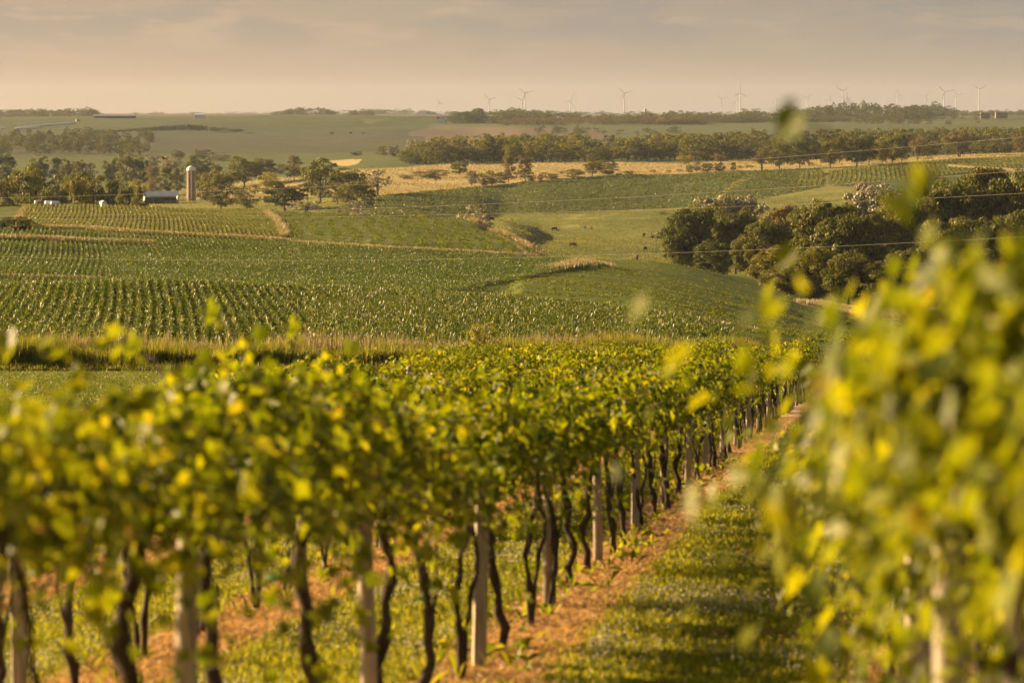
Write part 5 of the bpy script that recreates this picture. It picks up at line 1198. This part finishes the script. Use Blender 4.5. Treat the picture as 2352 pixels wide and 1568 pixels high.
shed('shed', 'tiny white farm building in the far fields right of the horizon wood', 2028, 268, 0, 0, 10, 5, tin_m, white_m, 8, ridge='x', Y=5000, window=False, door=False)
shed('shed', 'tiny white farm building on the horizon above the left of the long wood', 1272, 258, 0, 0, 12, 4, tin_m, white_m, 9, ridge='x', Y=7800, window=False, door=False)
shed('shed', 'row of tiny white sheds on the horizon left of the farmhouse', 972, 257, 0, 0, 16, 4, tin_m, white_m, 9, ridge='x', Y=8000, window=False, door=False)
# round tank
x, Y, z = place(181, 279, 3900, 5000); b = MB(); b.lathe([(2.9, -.5), (2.9, 3.3), (2.6, 3.3), (2.6, 2.9), (0, 2.9)], seg=20)
tag(b.obj('tank', conc_m, loc=(x, Y, z)), 'low round concrete tank left of the long open shed', 'tank')
# silage bags
for lb, pts in (('long white silage bag lying on the far left hill', [(36, 296), (80, 292), (130, 288), (177, 284)]), ('second shorter white silage bag in front of the long one', [(38, 298), (62, 296.5), (98, 294)]), ('white silage bag end at the left edge of the far hill', [(-12, 297), (4, 296.5), (18, 296.5)])):
    P = []
    for u, v in pts:
        Y = gY(u, v, 3500, 4900); x = (u - CX) / F * Y; P.append((x, Y, Hs(x, Y) + 1.0))
    P = np.array(P); t_ = np.linspace(0, 1, 16); P = np.stack([np.interp(t_, np.linspace(0, 1, len(P)), P[:, i]) for i in range(3)], 1); P[:, 2] = H(P[:, 0], P[:, 1]) + 1.0
    b = MB(); b.tube(P, [.5, 1.2] + [1.45] * 12 + [1.2, .5], 10); tag(b.obj('silage_bag', wrap_m, smooth=True), lb, 'silage bag')
# wrapped bales and red machine on the crest
def bale(lb, u, v, Y, L_, r, ang):
    x = (u - CX) / F * Y; z = max(Hs(x, Y) + r * .93, at(u, v, Y)[2]); d = np.array([math.sin(ang), math.cos(ang), 0]); b = MB()
    P = [np.array([0, 0, 0]) + d * L_ * q for q in (0, .03, .12, .5, .88, .97, 1)]
    b.tube(P, [r * .75, r * .92, r, r, r, r * .92, r * .7], 16); tag(b.obj('wrapped_bale', wrap_m, smooth=True, loc=(x, Y, z)), lb, 'hay bale')
bale('white plastic wrapped bale with its round end showing, left of the front two', 103.8, 466.5, 772, 1.9, .56, 1.0)
bale('white plastic wrapped bale with its round end showing, right of the front two', 117.2, 467.5, 770, 2.1, .56, 1.1)
bale('white wrapped bale behind the red machine at its left', 80, 465, 778, 1.6, .52, 1.25)
def wheel(b, c, r, w_, seg=14, m=0):
    b.tube([(c[0], c[1] - w_ / 2, c[2]), (c[0], c[1] + w_ / 2, c[2])], r, seg, m)
Y = 768; x = (94 - CX) / F * Y; z = Hs(x, Y); e = root('hay_baler', 'old red farm machine parked between the white wrapped bales', 'farm machine', (x, Y, z))
lift = max(0, at(94, 469, Y)[2] - z)
b = MB(); b.box((0, .3, .45 + lift), (1.5, .9, .45)); b.bar((-.7, 0, .6 + lift), (-.7, 0, 1.25 + lift), .05); b.bar((-.7, 0, 1.25 + lift), (.1, 0, 1.3 + lift), .04); b.bar((.55, 0, .6 + lift), (.55, 0, 1.1 + lift), .05); b.obj('frame', red_m, e)
b = MB(); wheel(b, (.75, -.2, 1.0 + lift), .26, .12); b.obj('reel', rust_m, e)
for q in (-.5, .5):
    b = MB(); wheel(b, (q, -.25, .3), .34, .16); b.obj('wheel', tire_m, e)
b = MB(); b.box((-.25, -.18, .8 + lift), (.5, .05, .5)); b.obj('panel', white_m, e)
# red machine in the bushes at the left
Y = 592; x = (44 - CX) / F * Y; z = Hs(x, Y); e = root('old_tractor', 'old red tractor with a pale exhaust stack, half hidden in bushes at the left edge', 'tractor', (x, Y, z))
b = MB(); b.box((-.35, 0, .85), (1.3, .55, .55)); b.box((.55, 0, .75), (.7, .8, .3)); b.obj('body', red_m, e)
b = MB(); b.tube([(-.55, 0, 1.1), (-.55, 0, 1.95)], .06, 8); b.obj('exhaust', white_m, e)
b = MB(); b.box((.65, 0, 1.15), (.5, .5, .08)); b.box((.85, 0, 1.35), (.08, .5, .35)); b.obj('seat', white_m, e)
for cx_, r in ((-.85, .38), (.7, .62)):
    for sy in (-.5, .5):
        b = MB(); wheel(b, (cx_, sy, r), r, .26, 18); wo = b.obj('wheel', tire_m, e)
for uu, Yq, wp, hq, cc in ((-4, 600, 46, 2.0, 'green'), (18, 606, 46, 2.3, 'dark'), (62, 603, 52, 2.4, 'green'), (88, 600, 34, 1.7, 'gold'), (48, 607, 40, 2.6, 'dark'), (108, 592, 30, .9, 'gold')):
    T('shrub', {-4: 'dark bush at the very left edge beside the old red tractor', 18: 'dark green bush left of the old red tractor', 62: 'bush close right of the old red tractor', 88: 'yellowish bush second right of the old red tractor', 48: 'dark bush rising behind the old red tractor', 108: 'low weedy bush at the near left corner of the bean rows'}[uu], uu, 0, Yq, wp, 'bush', cc, 'mid', h=hq)
# red tractor in the right hand field
x, Y, z = place(2152, 412, 1500, 2000); e = root('red_tractor', 'small red tractor standing alone in the right hand bean field', 'tractor', (x, Y, z), R(8))
b = MB(); b.box((.55, 0, 1.05), (1.9, .7, .7)); b.box((-.8, 0, .95), (1.2, .8, .5)); b.box((1.5, 0, .98), (.12, .74, .8)); b.obj('body', red_m, e)
b = MB(); b.tube([(.8, 0, 1.4), (.8, 0, 2.1)], .05, 6); b.obj('exhaust', dark_m, e)
b = MB(); b.box((-.9, 0, 1.35), (.5, .5, .1)); b.box((-1.15, 0, 1.6), (.1, .5, .4)); b.obj('seat', dark_m, e)
b = MB(); b.tube([(-.1, 0, 1.3), (-.35, 0, 1.75)], .03, 6); b.lathe([(.2, -.02), (.24, 0), (.2, .02)], (-.36, 0, 1.77), 12); b.obj('steering_wheel', dark_m, e)
for cx_, r, w_ in ((-.95, .75, .36), (1.25, .42, .22)):
    for sy in (-.75, .75):
        b = MB(); wheel(b, (cx_, sy, r), r, w_, 20); wo = b.obj('wheel', tire_m, e); b = MB(); wheel(b, (cx_, sy, r), r * .55, w_ + .04, 14); b.obj('rim', red_m, wo)
for sy in (-.75, .75):
    b = MB(); b.tube([(-.95 + .85 * math.cos(a_), sy, .75 + .85 * math.sin(a_)) for a_ in np.linspace(.5, 2.7, 7)], .10, 6, sq=(1, 2)); b.obj('fender', red_m, e)
# hay wagons
def wagon(lb, u, v, sc_=1):
    x, Y, z = place(u, v, 1150, 1500); e = root('hay_wagon', lb, 'hay wagon', (x, Y, z), R(-6), 'hay wagons in the cow pasture')
    b = MB(); b.box((0, 0, .85), (2.9, 2.2, .16)); b.box((0, 0, .7), (2.7, .3, .15)); b.obj('deck', rust_m, e)
    for sx in (-1.4, 1.4):
        b = MB()
        for sy in np.linspace(-1.05, 1.05, 4): b.box((sx, sy, 1.95), (.09, .09, 2.1))
        for zz in (1.5, 2.1, 2.95): b.box((sx + .06, 0, zz), (.05, 2.2, .12))
        b.obj('rack', rust_m, e)
    for sy in (-1.05, 1.05):
        b = MB(); b.box((0, sy, 2.8), (2.75, .07, .12)); b.box((0, sy, 1.3), (2.75, .07, .10)); b.obj('rail', rust_m, e)
    for sx in (-.95, .95):
        for sy in (-.85, .85):
            b = MB(); wheel(b, (sx, sy, .34), .34, .2, 14); b.obj('wheel', tire_m, e)
    b = MB(); b.bar((-1.4, 0, .6), (-2.6, 0, .3), .06); b.obj('tongue', rust_m, e)
wagon('rusty slatted hay wagon left of the two beside the big dark oaks', 1504.5, 547)
wagon('rusty slatted hay wagon partly behind the big dark oaks', 1528, 546)
# ---- animals
def remeshed(me, vox, name, mats):
    o = bpy.data.objects.new('t', me); C.objects.link(o)
    md = o.modifiers.new('r', 'REMESH'); md.mode = 'VOXEL'; md.voxel_size = vox
    sm = o.modifiers.new('s', 'SMOOTH'); sm.iterations = 3; sm.factor = .5
    dg = bpy.context.evaluated_depsgraph_get(); m2 = bpy.data.meshes.new_from_object(o.evaluated_get(dg)); bpy.data.objects.remove(o)
    m2.name = name; m2.materials.clear()
    for m in mats: m2.materials.append(m)
    m2.polygons.foreach_set('use_smooth', [True] * len(m2.polygons))
    return m2
def cow_mesh(name, mat, graze=True, lying=False):
    b = MB(); dz = -.55 if lying else 0      # facing +x
    b.tube([(-1.02, 0, 1.12), (-.92, 0, 1.10), (-.6, 0, 1.04), (-.1, 0, .98), (.35, 0, 1.0), (.68, 0, 1.08), (.82, 0, 1.12)], [.10, .26, .36, .40, .38, .30, .12], 14, sq=(.85, 1.0))
    if graze: nk = [(.7, 0, 1.12), (.98, 0, .92), (1.15, 0, .62)]; hd = [(1.12, 0, .70), (1.20, 0, .50), (1.27, 0, .27), (1.28, 0, .17)]
    else: nk = [(.7, 0, 1.12), (.98, 0, 1.28), (1.12, 0, 1.42)]; hd = [(1.06, 0, 1.47), (1.2, 0, 1.44), (1.42, 0, 1.30), (1.5, 0, 1.25)]
    b.tube(nk, [.27, .20, .15], 10, sq=(.7, 1)); b.tube(hd, [.12, .15, .10, .075], 10, sq=(.85, 1))
    h0 = hd[0]
    for s in (-1, 1): b.tube([(h0[0], s * .10, h0[2]), (h0[0] - .05, s * .27, h0[2] + .02)], [.05, .02], 6)
    for sx, kx in ((.62, 1), (-.78, -1)):
        for s in (-1, 1):
            o_ = .06 * s * kx
            if lying: b.tube([(sx, s * .2, .8), (sx + .3, s * .3, .62), (sx - .05, s * .34, .60)], [.12, .08, .05], 8)
            elif kx > 0: b.tube([(sx, s * .19, .95), (sx + o_, s * .19, .52), (sx + o_ * 1.4, s * .19, .08), (sx + o_ * 1.4 + .05, s * .19, 0)], [.15, .085, .055, .075], 8)
            else: b.tube([(sx, s * .20, 1.0), (sx + .10 + o_, s * .20, .68), (sx - .08 + o_, s * .20, .45), (sx - .02 + o_, s * .20, .07), (sx + .03 + o_, s * .2, 0)], [.20, .12, .07, .055, .075], 8)
    b.tube([(-1.02, 0, 1.2), (-1.14, 0, .95), (-1.13, 0, .5), (-1.12, 0, .38)], [.045, .03, .022, .05], 6)
    me = remeshed(b.mesh('t', [mat]), .035, name, [mat])
    if lying:
        for v in me.vertices: v.co.z += dz * 1.0
    return me
blk = flat_mat('black_coat', (0.012, 0.010, 0.009), 0.7, var=.1, scale=3); brn = flat_mat('brown_coat', (0.075, 0.030, 0.018), 0.75, var=.15, scale=3); tan_c = flat_mat('tan_coat', (0.30, 0.17, 0.09), 0.8, var=.15, scale=5)
CM = {('b', 1): cow_mesh('cow_body', blk), ('b', 0): cow_mesh('cow_body', blk, False), ('r', 1): cow_mesh('cow_body', brn), ('l', 0): cow_mesh('cow_body', brn, False, True)}
wf = MB(); wf.tube([(1.13, 0, .74), (1.24, 0, .50), (1.315, 0, .27)], [.07, .125, .07], 8, sq=(.8, .6)); wfm = wf.mesh('face_patch', [white_m], True)
for lb, u, v, key, hd, s in (
  ('black cow grazing to the left with a calf at its tail', 1273.5, 530.5, ('b', 1), 185, 1.0), ('black calf standing behind the grazing black cow', 1281, 532, ('b', 0), -5, .55),
  ('black cow with a white face grazing on the pasture crest', 1343, 526, ('b', 1), -70, 1.0), ('dark brown cow seen from the front right of the white faced one', 1358.5, 527.5, ('r', 1), -80, .95),
  ('black cow grazing to the left of the hay wagons', 1478.5, 545, ('b', 1), -110, 1.0), ('small dark cow between the two hay wagons', 1516.5, 541, ('r', 1), 180, .8),
  ('black cow standing in front of the gap between the hay wagons', 1515, 552, ('b', 0), 0, 1.0), ('brown cow grazing to the right in the middle of the pasture', 1315, 568.5, ('r', 1), -25, 1.08),
  ('black cow grazing low on the pasture near the big oaks', 1481.5, 577, ('b', 1), -115, 1.0), ('black cow nearest to the alfalfa field, seen from the front', 1463, 597, ('b', 1), -95, 1.0),
  ('brown cow at the fence behind the silver leaved tree', 1128, 509, ('r', 1), 200, 1.1), ('brown calf lying alone at the left of the pasture', 1231.5, 526, ('l', 0), 180, .7)):
    x, Y, z = place(u, v, 900, 1480); e = root('cow', lb, 'cow', (x, Y, z), R(hd), 'cows grazing in the pasture'); e.scale = (s * 1.2, s * 1.2, s * 1.2)
    link('body', CM[key], e)
    if 'white face' in lb: link('face_patch', wfm, e)
def deer_mesh(mat, graze):
    b = MB(); b.tube([(-.52, 0, .72), (-.42, 0, .72), (-.1, 0, .68), (.25, 0, .70), (.45, 0, .76)], [.07, .15, .17, .17, .08], 10, sq=(.8, 1))
    if graze: b.tube([(.38, 0, .78), (.60, 0, .58), (.70, 0, .30)], [.10, .065, .055], 8); b.tube([(.68, 0, .34), (.74, 0, .20), (.80, 0, .08)], [.06, .07, .035], 8); hp = (.68, .34)
    else: b.tube([(.38, 0, .78), (.55, 0, .98), (.60, 0, 1.14)], [.11, .065, .055], 8); b.tube([(.57, 0, 1.16), (.68, 0, 1.14), (.82, 0, 1.08)], [.06, .07, .03], 8); hp = (.58, 1.18)
    for s in (-1, 1):
        b.tube([(hp[0], s * .05, hp[1]), (hp[0] - .04, s * .14, hp[1] + .10)], [.035, .015], 5)
        b.tube([(.34, s * .08, .66), (.36, s * .08, .36), (.35, s * .08, 0)], [.07, .032, .022], 6)
        b.tube([(-.40, s * .09, .70), (-.34, s * .09, .50), (-.47, s * .09, .34), (-.43, s * .09, 0)], [.11, .06, .03, .022], 6)
    b.tube([(-.54, 0, .78), (-.62, 0, .68)], [.04, .02], 5)
    return remeshed(b.mesh('t', [mat]), .022, 'deer_body', [mat])
for lb, u, v, m_, gz, hd in (('dark brown deer grazing in the green field right of the corn', 1950, 752, brn, True, 20), ('tan deer with raised head standing in the green field', 2059, 753, tan_c, False, 160)):
    x, Y, z = place(u, v, 480, 640); tag(link('deer', deer_mesh(m_, gz), None, (x, Y, z), R(hd), (.95, .95, .95)), lb, 'deer')
# bird and insect in the air
b = MB(); b.tube([(-.08, 0, 0), (-.03, 0, 0), (.03, 0, .005), (.07, 0, .01), (.09, 0, .01)], [.006, .02, .022, .014, .003], 8)
for s in (-1, 1): b.add([(.03, 0, .01), (.05, s * .07, .05), (-.02, s * .17, .02), (-.03, s * .06, .02), (-.02, 0, .01)], [[0, 1, 3, 4]], [[1, 2, 3]])
b.add([(-.07, -.01, 0), (-.07, .01, 0), (-.14, .03, 0), (-.11, 0, 0), (-.14, -.03, 0)], [], [[0, 1, 3], [1, 2, 3], [0, 3, 4]])
p = at(377, 365, 112); tag(b.obj('bird', brn, loc=p, rotz=R(200)), 'small dark bird flying over the farm trees left of the silo', 'bird').rotation_euler = (R(25), R(15), R(160))
b = MB(); b.tube([(-.012, 0, 0), (0, 0, 0), (.012, 0, 0)], [.002, .004, .002], 6)
for s in (-1, 1): b.add([(.004, 0, .003), (.008, s * .02, .010), (-.010, s * .018, .008), (-.004, 0, .003)], [[0, 1, 2, 3]])
tag(b.obj('insect', red_m, loc=at(1945, 234, 17)), 'tiny reddish blurred insect in the sky before the turbines', 'insect')
# ---- wind turbines
bl = MB(); bl.add([( -.9, -.15, 0), (.9, -.15, 0), (1.5, -.15, 7), (.35, -.1, 33), (.0, -.1, 33), (-.9, -.15, 7), (-.9, .35, 0), (.9, .35, 0), (1.3, .3, 7), (.35, .1, 33), (0, .1, 33), (-.9, .3, 7)],
   [[0, 1, 2, 5], [5, 2, 3, 4], [7, 6, 11, 8], [8, 11, 10, 9], [1, 7, 8, 2], [2, 8, 9, 3], [6, 0, 5, 11], [11, 5, 4, 10], [3, 9, 10, 4], [0, 6, 7, 1]]); blade_me = bl.mesh('blade', [turb_m])
tw = MB(); tw.tube([(0, 0, 0), (0, 0, 1)], [2.2, 1.3], 12); tower_me = tw.mesh('tower', [turb_m], True)
nc = MB(); nc.box((0, 1.5, 0), (3.2, 9, 3.4)); nac_me = nc.mesh('nacelle', [turb_m])
hb_ = MB(); hb_.lathe([(0, 1.9), (1.1, 1.4), (1.7, .2), (1.7, -1.4)], seg=12); hub_me = hb_.mesh('hub', [turb_m], True)
TB = [(1010, 237, 17, 119), (1124, 228.7, 20, 138), (1199, 230, 19, 157), (1205.7, 215, 22, 141), (1309.7, 232.7, 18, 66), (1434, 214.4, 22, 138), (1657.5, 227.3, 17, 146), (1694, 231.4, 17, 95), (1700, 213.6, 21, 90), (1782, 229.3, 16, 105), (1854.6, 225.3, 17, 162), (1904, 227.7, 16, 84), (1936, 209.2, 21, 151), (1942.7, 221, 18, 79), (2061.7, 215.7, 18, 92), (2126, 221.8, 17, 57), (2168.8, 211.9, 22, 133), (2196.4, 217.3, 18, 128), (2249.4, 205.8, 20, 150)]
for i, (u, v, rp, ang) in enumerate(TB):
    Y = 33 / rp * F; x, _, zh = at(u, v, Y); zg = Hs(x, Y)
    e = root('wind_turbine', f'{ORD[i]} white wind turbine from the left on the horizon', 'wind turbine', (x, Y, zg - .5), 0, 'wind turbines on the horizon')
    hh = zh - zg + .5
    o = link('tower', tower_me, e, (0, 5, 0)); o.scale = (1, 1, hh)
    n_ = link('nacelle', nac_me, e, (0, 2.5, hh)); h_ = link('hub', hub_me, e, (0, -3.2, hh)); h_.rotation_euler = (R(90), 0, 0)
    for q in range(3):
        o = link('blade', blade_me, e, (0, -3.0, hh)); o.rotation_euler = (0, R(90 - (ang + 120 * q)), 0)
for i, (u, vt, vb, Y, lb) in enumerate(((198.8, 224, 262, 8500, 'slim lattice radio mast on the horizon at the left'), (1327, 218, 258, 11000, 'thin faint mast right of the fifth wind turbine'), (2030, 222, 256, 11000, 'thin faint mast among the turbines at the right'), (495, 254, 266, 7000, 'short thin mast above the small pale shed on the skyline'))):
    x, _, zt = at(u, vt, Y); zg = Hs(x, Y); b = MB(); hM = zt - zg; rr_ = .7 if i == 0 else .35
    for a_ in (0, 2.09, 4.19): b.bar((math.cos(a_) * rr_, math.sin(a_) * rr_, -.5), (math.cos(a_) * rr_ * .6, math.sin(a_) * rr_ * .6, hM), .16 if i == 0 else .12, seg=4)
    nseg = int(hM / 3)
    for q in range(nseg):
        a_ = (q % 3) * 2.09; a2 = a_ + 2.09; z0 = q * 3.0; b.bar((math.cos(a_) * rr_, math.sin(a_) * rr_, z0), (math.cos(a2) * rr_, math.sin(a2) * rr_, z0 + 3), .07, seg=3)
    if i == 0: b.box((0, 0, hM * .55), (2.2, 2.2, 2.0)); b.box((0, 0, hM * .93), (1.8, 1.8, 1.6))
    tag(b.obj('radio_mast', conc_m, loc=(x, Y, zg)), lb, 'mast')
# lone far silo on the horizon
x, _, zt = at(1482, 249, 7800); zg = Hs(x, 7800); b = MB(); b.lathe([(3.2, -1), (3.2, zt - zg - 2), (2.2, zt - zg - .6), (0, zt - zg)], seg=12); tag(b.obj('far_silo', conc_m, loc=(x, 7800, zg)), 'lone dark silo on the horizon right of the sixth turbine', 'silo')
# ---- fences
def fence(lb, pts, y0, y1, n, hgt=1.3, wires=2, rad=.07):
    pp = [(np.interp(t_, np.linspace(0, 1, len(pts)), [p[0] for p in pts]), np.interp(t_, np.linspace(0, 1, len(pts)), [p[1] for p in pts])) for t_ in np.linspace(0, 1, n)]
    Yl = yline(pp, y0, y1, 0); Pn = [((u - CX) / F * Y, Y) for (u, v), Y in zip(pp, Yl)]
    e = root('wire_fence', lb, 'fence', (Pn[0][0], Pn[0][1], Hs(*Pn[0])))
    L0 = Vector(e.location); W3 = []
    for x, Y in Pn:
        z = Hs(x, Y); hq = hgt * random.uniform(.85, 1.15); b = MB(); b.bar((x - L0.x, Y - L0.y, z - L0.z - .2), (x - L0.x + random.uniform(-.08, .08), Y - L0.y, z - L0.z + hq), rad); b.obj('post', wood_m, e); W3.append((x - L0.x, Y - L0.y, z - L0.z))
    for k in range(wires):
        b = MB(); b.tube([(x, y, z + hgt * (.45 + .4 * k)) for x, y, z in W3], .012, 4); b.obj('wire', steel_m, e)
fence('wire fence along the golden track beside the cow pasture', [(1100, 503), (1140, 512), (1170, 524), (1200, 542), (1225, 560), (1250, 580)], 560, 900, 13)
fence('short row of fence posts between the striped hay field and the corn', [(718, 551), (780, 556), (835, 560), (880, 562), (935, 567)], 520, 600, 6, 1.0)
fence('wire fence over the crest of the cow pasture', [(1378, 500), (1410, 494), (1445, 488), (1480, 486)], 1350, 1520, 6, 1.6, rad=.1)
fence('wire fence between the pasture and the big bean field', [(1180, 494), (1260, 490), (1332, 487), (1400, 485)], 1440, 1600, 7, 1.8, rad=.1)
fence('wooden farm yard fence in front of the silo', [(413, 462), (425, 462), (440, 463), (455, 462), (470, 461)], 1600, 1900, 7, 1.8, rad=.12)
fence('short dark gate fence at the grassy track between the row crops', [(1880, 431), (1888, 429), (1895, 427), (1905, 424)], 1500, 1800, 4, 2.0, rad=.14)
# ---- power lines crossing the view
cable_m = flat_mat('cable', (0.40, 0.34, 0.26), 0.5, 0.2, 0.05)
for lb, pts in (('highest of the four power cables, climbing from the farm to the tree line', [(-300, 459), (0, 454), (632, 434), (1206, 402.5), (1780, 362), (2352, 315), (2700, 283)]),
                ('second power cable from the top, crossing the bean rows', [(-300, 498), (0, 496), (632, 486), (1206, 465.5), (1723, 437), (2352, 391), (2700, 361)]),
                ('third power cable from the top, just under the second one', [(-300, 503), (0, 503), (632, 500), (1206, 490), (1740, 473), (2352, 443), (2700, 423)]),
                ('lowest power cable, crossing the middle cornfield', [(-300, 578), (0, 588), (800, 597.5), (1390, 588), (1780, 570), (2352, 544), (2700, 524)])):
    us = np.array([p[0] for p in pts], float); vs = np.array([p[1] for p in pts], float)
    cf = np.polyfit(us, vs, 3); P = []
    for u in np.linspace(-300, 2700, 60):
        Y = 232 - u * .018; P.append(at(u, float(np.polyval(cf, u)), Y))
    b = MB(); b.tube(P, .009, 5); tag(b.obj('power_cable', cable_m), lb, 'power cable', 'power cables crossing the valley')
# ---- the air between
hm = bpy.data.materials.new('haze'); hm.use_nodes = True; t = hm.node_tree; t.nodes.remove(t.nodes['Principled BSDF'])
pv = t.nodes.new('ShaderNodeVolumePrincipled'); pv.inputs['Color'].default_value = (0.70, 0.80, 1.0, 1); pv.inputs['Density'].default_value = 2.0e-5; pv.inputs['Anisotropy'].default_value = 0.2
t.links.new(pv.outputs[0], t.nodes['Material Output'].inputs['Volume'])
b = MB(); b.box((0, 8200, 32), (21000, 16700, 200)); tag(b.obj('haze', hm), 'thin warm evening haze over the valley', None, None, 'stuff')
